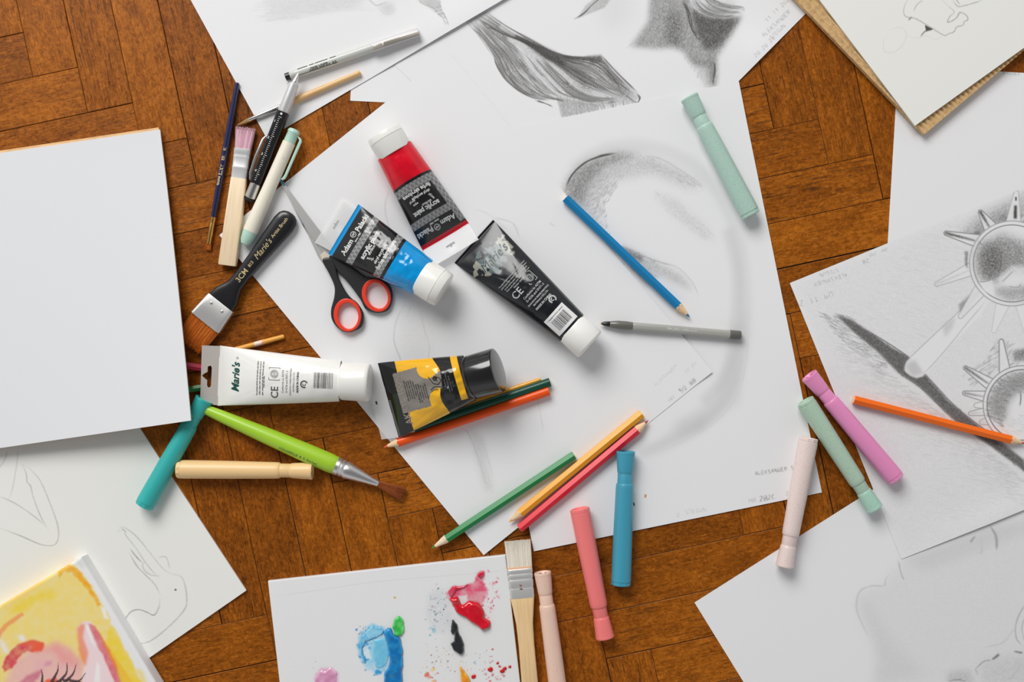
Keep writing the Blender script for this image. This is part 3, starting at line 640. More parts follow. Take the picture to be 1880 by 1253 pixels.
k.shade([(1862, 378), (1867, 378), (1867, 402), (1861, 402)], 0.8, 0.8); k.shade([(1864, 362), (1867, 362), (1867, 369), (1864, 369)], 0.7, 0.6); k.shade([(1771, 462), (1777, 462), (1776, 494), (1772, 486)], 0.4, 1.5, .4)
def f2():
    k.shade([(1822, 720), (1850, 690), (1895, 680), (1895, 712), (1862, 725), (1850, 745), (1845, 775), (1815, 760)], 0.34, 6, 0.4)
    k.hatch([(1812, 735), (1830, 700), (1860, 685), (1895, 682), (1895, 712), (1862, 725), (1848, 750), (1840, 785), (1815, 765)], 25, 700, (5, 14), d=(0.15, 0.62), curve=0.2)
    k.hatch([(1820, 770), (1895, 760), (1895, 795), (1850, 800)], 20, 120, (5, 12), d=(0.03, 0.12)); k.line([(1874, 718), (1874, 735), (1872, 746)], 1.8, 0.6)
crown(1877, 744, 72, [(213, (1771, 675), 8, 0.5, 0.6), (243, (1838, 625), 8, 0.0, 0.65), (193, (1769, 722), 7, 0.34, 0.55), (180, (1790, 745), 5, 0.0, 0.35), (170, (1780, 760), 5, 0.12, 0.45), (155, (1800, 776), 5, 0.1, 0.4)], f2, 0.62)
hand(k, 'ALEKSANDER', 1556, 508, 7, 163, 0.36, 0.8); hand(k, 'STEGUN', 1540, 499, 6.5, 163, 0.36, 0.8); hand(k, '09 11 2020', 1530, 545, 10, 163, 0.42, 0.9); hand(k, '2B', 1596, 482, 7, 160, 0.45, 0.8); hand(k, 'HB', 1608, 470, 7, 160, 0.3, 0.8); hand(k, '2H', 1630, 461, 6, 163, 0.4, 0.8)
o = slab('drawing_sheet', (1450, 520), (430, -175), (205, 507), 700, 547, ZT, 0.5, paper, k, 1.15, (1490, 340, 1960, 980), zf=lambda u, v, X, Y: 4 * np.exp(-((v - 1) / 0.06) ** 2) * np.clip(u * 4, 0, 1))
tag(o, 'pencil drawing of spiked crowns and a dark bar, under the orange pencil', 'paper', 'loose sheets of drawing paper')

# profile of a nose and lips (bottom right)
k = Ink(1260, 860, 1900, 1270, WHITE)
face = [(1655, 1025), (1650, 1040), (1660, 1070), (1648, 1045), (1635, 1048), (1625, 1075), (1600, 1078), (1578, 1090), (1573, 1110), (1580, 1140), (1598, 1170), (1612, 1210), (1598, 1260), (1890, 1260), (1890, 960), (1800, 960)]
k.shade(face, 0.045, 8, 0.4); k.shade([(1655, 1025), (1895, 945), (1895, 975), (1700, 1050)], 0.05, 8); k.shade([(1574, 1100), (1590, 1100), (1640, 1180), (1700, 1240), (1610, 1260), (1605, 1180)], 0.04, 10)
for q, d, w in (([(1650, 1030), (1652, 1050), (1660, 1068)], .28, 1.6), ([(1640, 1045), (1627, 1062), (1622, 1076), (1600, 1077), (1580, 1086), (1573, 1105), (1575, 1125), (1590, 1160), (1604, 1180)], .14, 1.4), ([(1818, 966), (1828, 985), (1830, 1012)], .30, 3.2), ([(1780, 996), (1790, 985)], .30, 2.6), ([(1800, 985), (1803, 1010), (1798, 1022)], .12, 3),
                ([(1884, 1105), (1868, 1140), (1866, 1170), (1880, 1190)], .26, 1.3), ([(1890, 1120), (1876, 1150), (1882, 1182)], .22, 1.3), ([(1800, 1190), (1840, 1180), (1868, 1148)], .14, 1.2), ([(1822, 1212), (1834, 1202)], .5, 3.4), ([(1790, 1230), (1806, 1216), (1822, 1212)], .32, 1.8), ([(1862, 1196), (1878, 1200)], .42, 2.6),
                ([(1740, 1252), (1760, 1248), (1775, 1253)], .4, 1.4), ([(1880, 1210), (1862, 1240), (1845, 1253)], .18, 1.2), ([(1790, 1228), (1796, 1240)], .25, 1.2)):
    for _ in range(3): k.line([(x + random.gauss(0, .8), y + random.gauss(0, .8)) for x, y in q], w, d)
k.shade([(1740, 1235), (1780, 1230), (1790, 1260), (1740, 1260)], 0.12, 5, .5); k.shade([(1800, 1215), (1890, 1200), (1890, 1260), (1800, 1260)], 0.07, 8, .5)
o = slab('drawing_sheet', (1275, 1107), (300, -190), (90, 146), 760, 540, ZN, 0.5, paper, k, 1.5, (1560, 940, 1884, 1257))
tag(o, 'white sheet with a faint pencil profile of nose and lips, at the bottom right', 'paper', 'loose sheets of drawing paper')

# hand studies on thick board (bottom left)
k = Ink(-30, 780, 480, 1240, WARM)
for q, d in (([(215, 977), (225, 968), (250, 985), (275, 1015), (300, 1045), (320, 1057)], .22), ([(215, 977), (228, 975), (232, 985), (248, 1005), (265, 1030), (280, 1050), (292, 1062)], .25), ([(224, 970), (232, 978)], .3), ([(238, 1007), (250, 1022), (262, 1035)], .42), ([(237, 1015), (252, 1040), (266, 1055), (285, 1075), (294, 1095)], .3),
             ([(294, 1100), (292, 1115), (283, 1130), (270, 1125), (255, 1120), (240, 1124), (226, 1141), (215, 1142)], .45), ([(266, 1030), (262, 1040), (268, 1050), (280, 1057), (294, 1058)], .25), ([(290, 1024), (305, 1024), (312, 1045)], .2), ([(318, 1055), (333, 1060), (340, 1075), (343, 1100), (340, 1118), (320, 1142), (290, 1168), (268, 1181), (240, 1182)], .32),
             ([(40, 853), (55, 862), (75, 885), (92, 925), (106, 965), (107, 990), (98, 1002), (75, 1000), (40, 985), (-5, 968)], .3), ([(40, 853), (48, 868), (50, 885), (56, 893), (62, 915), (75, 950), (90, 975)], .28), ([(34, 820), (30, 860), (22, 900), (17, 915)], .22), ([(14, 828), (8, 845), (-4, 862)], .25), ([(-5, 910), (30, 926), (65, 950), (85, 968)], .25)):
    for _ in range(2): k.line([(x + random.gauss(0, .3), y + random.gauss(0, .3)) for x, y in q], 1.0, d)
k.paint([(321, 1082), (324, 1082), (324, 1085), (321, 1085)], obs(30, 25, 25), 1, 0.3)
HZ = 4.5
o = slab('drawing_card', (452, 1085), (-192, -293), (-190, 132), 620, 700, HZ, 4.5, paper, k, 1.5, (-5, 800, 360, 1190))
tag(o, 'cream card with pencil outlines of bent hands, under the eye painting', 'card')

# plain pad lifted by the teal marker (left)
def padz(u, v, X, Y): return 46 * (np.clip(1 - u, 0, 1) * v) ** 1.6
root = bpy.data.objects.new('sketch_pad', None); COL.objects.link(root); root.location = P(-60, 560, 0)
tag(root, 'blank white pad on a beige board, one corner lifted by a teal marker', 'sketch pad')
padm = mat('pad_paper', obs(213, 214, 216), 0.6, spec=0.3); kraft = mat('beige_board', obs(222, 180, 130), 0.75, grain=((0.35, 0.22, 0.12), (90, 90, 90), 0.25))
def padslab(nm, c0, zt, th, m):
    o = slab(nm, c0, (-293, 43), (70, 531), 755, 536, zt, th, m, zf=padz, coarse=14, rnd=0)
    me = o.data; o.parent = root; o.matrix_parent_inverse = Matrix.Translation(-root.location)
    return o
padslab('backing_board', (291, 234), 8.4, 3.0, kraft)
padslab('paper_block', (293.5, 238), 12.5, 4.0, padm)

# sketchbook on cardboard (top right)
root = bpy.data.objects.new('sketchbook', None); COL.objects.link(root); root.location = P(1770, 100, 14)
tag(root, 'cream sketchbook page with an ink outline drawing, stacked on cardboard at the top right', 'sketchbook')
k = Ink(1500, -300, 1900, 240, WARM)
for q, d, w in (([(1672, -10), (1662, 8), (1659, 22), (1664, 31), (1680, 34), (1700, 45), (1716, 55), (1734, 65), (1742, 62), (1752, 58), (1756, 50), (1768, 46), (1770, 40), (1777, 36), (1774, 28), (1762, 23), (1755, 34), (1740, 41), (1744, 30), (1752, 22), (1742, 12), (1730, 0)], .55, .9), ([(1677, 21), (1684, 8), (1695, 0)], .45, .9), ([(1668, 37), (1674, 31)], .8, 1.2),
                ([(1690, 67), (1698, 58), (1708, 55), (1714, 52)], .85, 1.3), ([(1748, 0), (1756, 10), (1762, 12), (1780, 8), (1805, 0)], .5, .9), ([(1754, -2), (1762, 8)], .5, .9), ([(1756, 34), (1764, 22)], .3, .8), ([(1628, 58), (1640, 52), (1658, 52), (1664, 66), (1656, 84), (1640, 96), (1624, 94), (1622, 78), (1628, 62)], .10, 1.0), ([(1664, 66), (1684, 70), (1700, 66), (1716, 72), (1735, 66)], .07, 1)):
    for _ in range(2): k.line(q, w, d)
k.shade([(1698, 46), (1714, 54), (1700, 58)], 0.75, 0.5)
TZ = 21
book = slab('page_block', (1680, 231), (-0.604, -0.797), (0.813, -0.582), 400, 540, TZ, 3.8, paper, k, 1.5, (1610, -14, 1800, 110))
book.parent = root; book.matrix_parent_inverse = Matrix.Translation(-root.location)
cb = slab('corrugated_cardboard', (1697, 247), (-0.69, -0.724), (0.765, -0.644), 420, 600, 15, 11.0, mat('kraft_cardboard', obs(205, 170, 120), 0.8, grain=((0.30, 0.18, 0.08), (300, 300, 300), 0.5), bump=0.1),
          zf=lambda u, v, X, Y: 2.0 * np.sin(v * 600 * 2 * math.pi / 9.5), coarse=2.3)
tag(cb, 'brown corrugated cardboard with a ribbed edge, lying under the sketchbook at the top right', 'cardboard')

# watercolour eye on a stretched canvas (bottom left)
k = Ink(-420, 1000, 320, 1480, obs(222, 222, 222))
Y1 = obs(236, 206, 120); Y2 = obs(240, 200, 55); OR = obs(232, 165, 30); PK = obs(222, 170, 175); RD = obs(205, 70, 85); ORR = obs(238, 120, 70)
k.paint([(-60, 1130), (0, 1104), (40, 1085), (80, 1058), (122, 1034), (140, 1040), (170, 1080), (195, 1125), (230, 1190), (262, 1260), (300, 1330), (-60, 1330)], Y1, 0.95, 1.5, 4, 12, tex=0.15)
k.paint([(10, 1120), (40, 1100), (100, 1080), (105, 1094), (70, 1102), (40, 1125), (20, 1125)], Y2, 0.8, 4, 5, tex=0.3)
k.paint([(104, 1045), (122, 1034), (146, 1048), (165, 1075), (186, 1112), (178, 1112), (150, 1070), (130, 1052), (118, 1050), (108, 1065)], OR, 0.85, 1.5, 3, 8, tex=0.4)
k.paint([(0, 1106), (50, 1080), (75, 1062), (76, 1070), (45, 1092), (0, 1116)], OR, 0.45, 3, 3)
k.paint([(-5, 1160), (8, 1145), (40, 1125), (44, 1130), (16, 1150), (4, 1164), (-5, 1180)], ORR, 0.65, 1.5, 2)
k.paint([(10, 1260), (20, 1220), (55, 1195), (95, 1182), (130, 1190), (150, 1215), (160, 1260)], PK, 0.85, 5, 6, tex=0.2)
k.paint([(60, 1200), (100, 1180), (140, 1200), (146, 1225), (110, 1220), (100, 1195)], obs(225, 140, 130), 0.5, 5, 6, tex=0.4)
k.paint([(4, 1225), (12, 1205), (30, 1185), (55, 1176), (82, 1180), (78, 1196), (50, 1198), (35, 1206), (24, 1228), (8, 1234)], RD, 0.9, 1.2, 3, 8, tex=0.3)
k.paint([(30, 1186), (58, 1176), (82, 1181), (78, 1198), (56, 1198), (60, 1186)], obs(238, 95, 55), 0.75, 2, 2, tex=0.4)
k.paint([(141, 1155), (150, 1143), (166, 1142), (180, 1160), (205, 1215), (225, 1260), (150, 1260), (155, 1210), (145, 1180)], obs(232, 205, 210), 0.95, 1.5, 2)
k.paint([(141, 1155), (150, 1145), (156, 1150), (152, 1170), (162, 1200), (156, 1225), (150, 1215), (142, 1180)], ORR, 0.75, 2, 2)
k.paint([(162, 1146), (176, 1150), (200, 1195), (232, 1260), (212, 1260), (190, 1205), (180, 1192), (170, 1165)], RD, 0.75, 1.3, 2, tex=0.2)
k.paint([(178, 1155), (190, 1175), (215, 1210), (250, 1262), (232, 1262), (205, 1215)], obs(245, 130, 50), 0.85, 1.2, 2)
k.paint([(156, 1148), (162, 1150), (176, 1192), (168, 1180)], obs(230, 228, 228), 0.9, 1.2); k.paint([(178, 1214), (184, 1226), (184, 1253), (172, 1253)], obs(228, 230, 226), 0.8, 1.5)
k.paint([(30, 1260), (50, 1240), (80, 1228), (70, 1246), (60, 1260)], obs(190, 90, 120), 0.7, 2, 2, tex=0.3); k.paint([(72, 1262), (86, 1248), (104, 1246), (112, 1262)], obs(240, 90, 50), 0.95, 1)
k.paint([(84, 1216), (96, 1214), (94, 1222), (80, 1225)], obs(190, 100, 150), 0.5, 2)
for q in ([(75, 1229), (78, 1242), (76, 1262)], [(106, 1218), (106, 1232), (94, 1255)], [(123, 1216), (122, 1236), (106, 1256)], [(140, 1219), (134, 1238), (116, 1256)], [(157, 1236), (146, 1250), (120, 1258)], [(84, 1262), (110, 1250), (140, 1252), (160, 1262)]):
    p = spline(q, 16); w = np.linspace(0.4, 3.4, 16); t = np.gradient(p, axis=0); t /= np.hypot(*t.T)[:, None]; nn = np.column_stack([-t[:, 1], t[:, 0]]) * w[:, None]
    k.paint(np.vstack([p + nn, (p - nn)[::-1]]), obs(72, 52, 55), 0.95, 0.7)
k.paint([(200, 1150), (212, 1165), (240, 1215), (262, 1262), (225, 1262), (215, 1225), (196, 1185)], Y2, 0.8, 2, 4, 10, tex=0.3)
k.paint([(185, 1112), (192, 1118), (200, 1140), (190, 1135)], obs(228, 228, 226), 0.9, 1.5, 2)
k.paint([(246, 1228), (258, 1230), (275, 1260), (262, 1260)], Y2, 0.6, 2, 3)
k.paint([(134, 1026), (148, 1024), (158, 1045), (150, 1042), (142, 1036)], obs(196, 200, 192), 0.6, 3)
k.paint([(33, 1168), (42, 1166), (48, 1177), (38, 1178)], obs(225, 222, 228), 0.9, 2); k.paint([(-4, 1172), (6, 1178), (18, 1200), (8, 1200)], obs(225, 222, 228), 0.8, 3)
canv = mat('painted_canvas', (0, 0, 0), 0.6, attr=True, spec=0.25, bump=0.35, bscale=1700)
o = slab('painted_canvas', (148, 1024), (130, 218), (-0.859, 0.512), 420, 330, 38, 38 - HZ - .1, canv, k, 1.3, (-5, 1010, 290, 1258), rnd=5)
tag(o, 'small stretched canvas with a yellow and pink watercolour eye, in the bottom left corner', 'painting')

# canvas board used as a palette (bottom centre)
k = Ink(480, 1000, 980, 1290, obs(218, 219, 219))
k.line([(520, 1094), (600, 1082), (700, 1068), (915, 1050)], 1.2, 0.06, tip=False); k.line([(522, 1094), (534, 1253)], 1.2, 0.03)
BLU = obs(45, 150, 205); LB = obs(140, 200, 225); PKR = obs(215, 85, 115); DR = obs(195, 20, 40)
k.paint([(822, 1100), (818, 1090), (830, 1078), (845, 1080), (868, 1070), (880, 1050), (888, 1050), (886, 1065), (896, 1085), (890, 1105), (880, 1120), (850, 1120)], PKR, 0.85, 1.5, 4, 7, tex=0.5)
k.paint([(842, 1096), (858, 1092), (858, 1110), (842, 1114)], obs(218, 219, 219), 0.9, 1.2, 3, 5)
rr = random.Random(3)
def spat(cx, cy, sx, sy, n, cols, r=(0.6, 2.2), a=(0.4, 0.95)):
    for _ in range(n):
        x = rr.gauss(cx, sx); y = rr.gauss(cy, sy); q = rr.uniform(*r); e = rr.uniform(0.6, 1.6); t = rr.uniform(0, 3)
        k.paint([(x + q * e * math.cos(i) * math.cos(t) - q * math.sin(i) * math.sin(t), y + q * e * math.cos(i) * math.sin(t) + q * math.sin(i) * math.cos(t)) for i in np.linspace(0, 6, 9)], rr.choice(cols), rr.uniform(*a), 0.5)
spat(900, 1085, 9, 18, 46, [DR, PKR, PKR, obs(225, 150, 170)]); spat(900, 1130, 7, 10, 10, [PKR, obs(225, 150, 170)])
GREY = obs(150, 152, 155); TEAL = obs(90, 165, 185)
k.paint([(786, 1090), (800, 1084), (822, 1086), (828, 1110), (830, 1145), (815, 1165), (795, 1160), (786, 1130)], obs(205, 208, 210), 0.8, 4, 6, 8, tex=0.5)
spat(806, 1120, 12, 24, 70, [GREY, TEAL, obs(60, 60, 65), obs(190, 150, 160), obs(225, 225, 226)], (0.5, 1.8)); spat(793, 1160, 5, 8, 14, [TEAL, obs(70, 170, 200)])
spat(882, 1215, 9, 14, 24, [obs(195, 60, 70), obs(90, 150, 190), obs(140, 90, 110)], (0.4, 1.4))
spat(910, 1228, 16, 18, 26, [DR, obs(200, 40, 40)], (0.6, 3.0)); spat(812, 1215, 24, 20, 70, [obs(150, 40, 60), obs(225, 200, 90), obs(230, 170, 50), obs(120, 60, 80), obs(160, 160, 150)], (0.4, 1.6)); spat(790, 1240, 8, 8, 10, [obs(230, 190, 60), obs(215, 80, 30)], (1, 4))
k.paint([(654, 1190), (660, 1160), (682, 1146), (705, 1150), (716, 1170), (720, 1200), (712, 1228), (690, 1240), (668, 1225)], LB, 0.75, 1.5, 5, 8, tex=0.5)
k.paint([(676, 1165), (690, 1155), (698, 1162), (690, 1170), (680, 1175)], obs(225, 230, 232), 0.8, 1.2, 3, 5); k.paint([(664, 1190), (676, 1185), (680, 1210), (668, 1212)], obs(222, 226, 228), 0.7, 1.5, 4, 5)
spat(672, 1180, 8, 22, 40, [BLU, BLU, LB], (0.8, 3)); spat(690, 1236, 8, 4, 8, [BLU], (1.5, 4)); spat(662, 1158, 5, 4, 6, [GREY], (1, 2)); spat(586, 1228, 7, 5, 4, [obs(195, 170, 185)], (0.6, 1.4))
k.paint([(576, 1253), (580, 1236), (592, 1226), (612, 1226), (622, 1240), (620, 1262), (578, 1262)], obs(222, 175, 200), 0.85, 1.5, 4, 7, tex=0.5)
k.paint([(722, 1097), (727, 1096), (728, 1099), (723, 1100)], obs(205, 165, 60), 0.9, 0.5)
CZ = 11
o = slab('canvas_board', (928, 1020), (-436, 48), (27, 233), 439, 520, CZ, 11, canv, k, 1.2, (560, 1035, 960, 1258), rnd=1.5, coarse=30)
tag(o, 'white canvas board used as a palette, with blue, green, red and black paint', 'canvas board')
board = o
def blob(name, poly, h, c1, c2, soft=3, rough=3, seed=1, ridge=0.42, label=None, mm=None):
    p = np.asarray(poly, float); x0, y0 = p.min(0) - 5; x1, y1 = p.max(0) + 5
    q = Ink(x0, y0, x1, y1, c1); m = q.mask(poly, soft, rough, 9, seed); q.paint(poly, c2, 0.9, 1, 6, 7, seed + 3, tex=0.9, ts=9)
    st = 2; U = np.arange(x0, x1, 0.8); V = np.arange(y0, y1, 0.8); X, Yp = np.meshgrid(U, V, indexing='ij')
    i = np.clip(((X - x0) * q.R).astype(int), 0, q.w - 1); j = np.clip(((Yp - y0) * q.R).astype(int), 0, q.h - 1)
    mk = m[j, i]; z = h * np.clip((mk - 0.3) / 0.7, 0, 1) ** 0.6 * (1 - ridge + ridge * fbm(X / 13, Yp / 13, seed, 2) * 1.6) + 0.1
    f = 1 - CZ * S / H; keep = (mk[:-1, :-1] > 0.3) & (mk[1:, 1:] > 0.3)
    me = gridmesh(name, (X - CX) * S * f, -(Yp - CY) * S * f, (CZ + z) * S, q.sample(X, Yp), keep=keep); me.flip_normals()
    b = link(name, me, mm, board)
    if label: b['label'] = label
wet = mat('wet_paint', (0, 0, 0), 0.16, attr=True, spec=0.6, coat=0.4)
blob('paint_blob', [(716, 1152), (722, 1165), (735, 1172), (738, 1190), (738, 1215), (736, 1275), (706, 1275), (706, 1235), (716, 1215), (712, 1190), (704, 1160), (712, 1150)], 7, BLU, obs(15, 110, 175), 2, 3, 2, label='blue paint', mm=wet)
blob('paint_blob', [(664, 1166), (680, 1152), (700, 1150), (706, 1160), (700, 1168), (684, 1172), (670, 1178), (664, 1190), (672, 1222), (664, 1210), (658, 1185)], 2.5, BLU, LB, 1.5, 3, 4, label='thin ring of blue paint', mm=wet)
blob('paint_blob', [(686, 1176), (710, 1172), (714, 1200), (706, 1222), (690, 1228), (684, 1200)], 1.6, LB, obs(110, 190, 220), 2, 2, 6, label='pale blue paint', mm=wet)
blob('paint_blob', [(722, 1138), (730, 1130), (740, 1140), (741, 1158), (736, 1168), (724, 1166), (720, 1152)], 6, obs(110, 210, 120), obs(50, 180, 75), 1.8, 2, 5, label='green paint', mm=wet)
blob('paint_blob', [(824, 1098), (838, 1094), (846, 1112), (862, 1102), (876, 1108), (886, 1120), (888, 1134), (900, 1142), (899, 1150), (884, 1156), (872, 1146), (858, 1136), (840, 1126)], 8, obs(185, 8, 26), obs(205, 15, 38), 1.6, 3, 7, label='red paint', mm=wet)
blob('paint_blob', [(822, 1085), (834, 1074), (848, 1076), (862, 1072), (848, 1080), (836, 1082), (828, 1100)], 3, DR, PKR, 1, 2, 8, label='thin red paint', mm=wet)
blob('paint_blob', [(876, 1056), (880, 1048), (889, 1048), (888, 1056), (880, 1062)], 4, PKR, DR, 1, 1.5, 9, label='small red paint dab', mm=wet)
blob('paint_blob', [(830, 1136), (838, 1148), (842, 1164), (850, 1180), (851, 1196), (846, 1202), (832, 1192), (827, 1182), (834, 1176), (834, 1160), (828, 1165), (826, 1158)], 6, obs(22, 23, 25), obs(40, 42, 45), 1.3, 2, 10, label='black paint', mm=wet)
blob('paint_blob', [(844, 1222), (850, 1230), (862, 1248), (864, 1275), (846, 1275), (846, 1245)], 6, obs(238, 175, 50), obs(225, 140, 30), 1.4, 1.5, 11, label='yellow paint', mm=wet)
blob('paint_blob', [(578, 1246), (590, 1230), (596, 1236), (606, 1226), (618, 1236), (616, 1250), (606, 1275), (580, 1275)], 2.5, obs(225, 175, 200), obs(205, 140, 175), 2, 3, 12, label='pink paint', mm=wet)
for x, y, r in ((899, 1229, 4.6), (921, 1232, 4.2), (869, 1242, 4.0), (935, 1224, 2.6), (926, 1227, 3.4), (913, 1217, 2.4)):
    blob('paint_blob', [(x + r * math.cos(i) * 1.1, y + r * math.sin(i)) for i in np.linspace(0, 5.6, 9)], 2.2, obs(180, 15, 20), obs(200, 30, 30), 0.8, 1, int(x), label='small red paint drop', mm=wet)
# ------------------------------------------------------------------ shared materials
def O(r, g, b, k=0.90): return obs(r, g, b, k)
m_wood = mat('raw_wood', O(226, 196, 150), 0.6, grain=((0.45, 0.28, 0.13), (60, 900, 900), 0.35))
m_steel = mat('brushed_steel', (0.72, 0.72, 0.70), 0.28, metal=1.0)
m_silver = mat('ferrule_silver', (0.78, 0.78, 0.77), 0.22, metal=1.0)
m_gold = mat('ferrule_gold', (0.80, 0.48, 0.14), 0.25, metal=1.0)
m_black = mat('black_plastic', (0.012, 0.012, 0.013), 0.30, coat=0.2)
m_ink = mat('black_print', (0.01, 0.01, 0.011), 0.5)
m_whiteprint = mat('white_print', (0.75, 0.75, 0.74), 0.45)
m_gray_print = mat('grey_print', (0.33, 0.33, 0.33), 0.45)
m_goldprint = mat('gold_print', (0.72, 0.58, 0.30), 0.4, metal=0.4)
m_whitecap = mat('white_cap_plastic', O(232, 231, 225), 0.28, coat=0.2)
m_tab = mat('clear_hanging_tab', (0.86, 0.86, 0.86), 0.25, alpha=0.42, spec=0.5)

# ------------------------------------------------------------------ markers
def marker(A, B, w, col, label, zA=3.2, zB=3.2, fleck=None, capcol=None):
    """A = cap end, B = barrel end"""
    r = w / 2
    o, L = frame('marker', A, B, zA, zB, r)
    tag(o, label, 'marker', 'thick pastel coloured markers')
    m = mat('marker_plastic', O(*col), 0.42, coat=0.12, spec=0.45, fleck=fleck, bump=0.04)
    mc = mat('marker_cap_plastic', O(*capcol), 0.42, coat=0.12, spec=0.45, fleck=fleck, bump=0.04) if capcol else m
    k = w / 35.0
    f = lambda x, q: (x * L / 250, q * k)
    lathe('cap', [(4, 2.0 * k), (4, 11.5 * k), (0.4, 13.8 * k), (0, 15.4 * k), (0.8, 16.3 * k), (4.2, 16.6 * k), (4.6, 16.2 * k), f(20, 15.3), f(36, 14.2), f(40, 13.6), f(41.5, 12.6)], mc, o, r, 40, caps=True)
    bd = lathe('barrel', [f(41, 12.5), f(42, 12.9), f(58, 13.1), f(59.5, 13.3), f(60.5, 14.4), f(63, 15.2), f(70, 15.5), f(150, 16.8), f(235, 17.5), (L - 8, 17.5 * k), (L - 7.5, 17.0 * k), (L - 6.8, 17.0 * k)], m, o, r, 40)
    lathe('end_plug', [(L - 7, 15.6 * k), (L - 6.5, 17.4 * k), (L - 1.2, 17.3 * k), (L, 16.2 * k), (L, 13.0 * k), (L - 3, 12.0 * k), (L - 3, 1)], m, o, r, 10)
    # vents in the end of the cap
    V = []; F = []
    for i in range(4):
        a = i * math.pi / 2 + 0.5; n = len(V)
        for t in (a, a + 0.8):
            for q in (6.0 * k, 11.0 * k): V.append((3.4, q * math.cos(t), r + q * math.sin(t)))
        F.append((n, n + 1, n + 3, n + 2))
    link('cap_vents', mesh('cap_vents', V, F, False), m_ink, o)
    return o
FG = lambda c: (O(*c), 1100, 0.62, 0.55)
marker((1265, 178), (1379, 396), 36, (168, 198, 185), 'mint green speckled marker lying alone at the top right of the dome drawing', 2.2, 2.2, FG((90, 125, 115)))
marker((1485, 689), (1645, 880), 34, (222, 138, 184), 'pink marker beside the orange pencil', 1.9, 1.9)
marker((1606, 935), (1478, 736), 34, (170, 196, 175), 'green speckled marker with a mint cap, touching the pink marker', 1.9, 1.9, FG((110, 130, 115)), capcol=(163, 202, 184))
marker((1440, 1041), (1485, 804), 35, (222, 204, 198), 'greyish pink speckled marker across the corner of the dome drawing', 1.9, 2.2, FG((180, 140, 135)))
marker((1111, 1172), (1064, 934), 36, (236, 122, 120), 'salmon red marker at the bottom centre', 0.2, 2.2)
marker((1149, 829), (1140, 1075), 36, (62, 150, 175), 'sea blue marker standing upright in the picture, beside the salmon one', 2.2, 2.2)
marker((996, 1051), (1029, 1300), 33, (228, 194, 176), 'peach marker beside the white bristled brush', 0.2, 0.2, FG((190, 150, 130)))
marker((375, 733), (264, 930), 35, (52, 172, 168), 'teal marker partly hidden under the corner of the blank pad', 0.2, 4.5)
marker((574, 865), (326, 862), 34, (240, 198, 142), 'cream yellow marker lying level on the floor', 0.2, 0.2)

# ------------------------------------------------------------------ coloured pencils
def pencil(tip, back, w, col, label, z0=3.2, z1=None, lead=None, woodcol=(228, 198, 160), cat='pencil', tiplen=26, hexa=True, name='colored_pencil'):
    r = w / 2; z1 = z0 if z1 is None else z1
    o, L = frame(name, back, tip, z1, z0, r)
    tag(o, label, cat, 'coloured pencils' if name == 'colored_pencil' else None)
    m = mat('pencil_lacquer', O(*col), 0.34, coat=0.12, spec=0.35); md = mat('sharpened_wood', O(*woodcol), 0.65); ml = mat('pencil_lead', O(*(lead or col)), 0.5)
    n = 6 if hexa else 24; zc = r * (0.9 if hexa else 1)
    lk = tiplen + 0
    # lacquered shaft with the scalloped edge of a sharpened pencil
    N = 36; V = []; F = []
    def rad(t): return r * (math.cos(math.pi / 6) / math.cos(((t + math.pi / 6) % (math.pi / 3)) - math.pi / 6) if hexa else 1)
    rows = [0.0, 1.0, L - lk - 8, None]
    for q in rows:
        for i in range(N):
            t = 2 * math.pi * i / N; R_ = rad(t) * (0.93 if q == 0.0 else 1)
            x = q if q is not None else L - lk + (2.5 * math.cos(6 * t) if hexa else 1.2 * math.sin(5 * t))
            V.append((x, R_ * math.cos(t), zc + R_ * math.sin(t)))
    for k in range(3):
        for i in range(N): F.append((k * N + i, k * N + (i + 1) % N, (k + 1) * N + (i + 1) % N, (k + 1) * N + i))
    F.append(tuple(range(N - 1, -1, -1)))
    link('shaft', mesh('shaft', V, F, True, 25), m, o)
    loft('wood_tip', [(L - lk - 3.5, r * 0.97, r * 0.97, 2, 0, zc), (L - lk + 2, r * 0.86, r * 0.86, 2, 0, zc), (L - 8, r * 0.30, r * 0.30, 2, 0, zc)], md, o, 24)
    loft('lead', [(L - 8.2, r * 0.31, r * 0.31, 2, 0, zc), (L - 1.5, r * 0.08, r * 0.08, 2, 0, zc), (L, 0.15, 0.15, 2, 0, zc)], ml, o, 16)
    loft('end_face', [(-0.25, r * 0.82, r * 0.82, 2, 0, zc), (0.2, r * 0.84, r * 0.84, 2, 0, zc)], md, o, 24)
    return o
pencil((1267, 583), (1038, 364), 17, (0, 118, 172), 'blue pencil lying across the dome drawing', 2.4, 3.4, (30, 110, 165), (235, 200, 155), tiplen=27)
pencil((1884, 815), (1567, 734), 17, (252, 104, 0), 'bright orange pencil lying on the spiked crown drawings', 2.0, 2.0, (215, 60, 30))
pencil((704, 822), (1008, 718), 17, (240, 84, 18), 'reddish orange pencil along the lower edge of the yellow paint tube', 3.4, 3.4, (235, 95, 60), tiplen=28, hexa=False)
pencil((792, 1008), (1054, 836), 16.5, (8, 128, 62), 'green pencil with its tip hanging over the wood floor', 2.6, 3.4, (60, 150, 70), (236, 214, 185), tiplen=30)
pencil((934, 960), (1178, 760), 17.5, (242, 162, 18), 'yellow pencil between the green pencil and the red one', 3.4, 3.4, (225, 165, 50), tiplen=24)
pencil((1191, 772), (954, 971), 17.5, (222, 30, 50), 'red pencil lying alongside the yellow one', 3.4, 3.4, (175, 60, 60), (232, 200, 160), tiplen=24)
pencil((735, 796), (1010, 702), 16.5, (18, 72, 55), 'dark green pencil end sticking out from under the yellow paint tube', 3.4, 3.4, hexa=False)
pencil((150, 640), (371, 676), 14, (165, 30, 60), 'dark red pencil end just visible beside the hanging tab of the white tube', 4.8, 0.4)
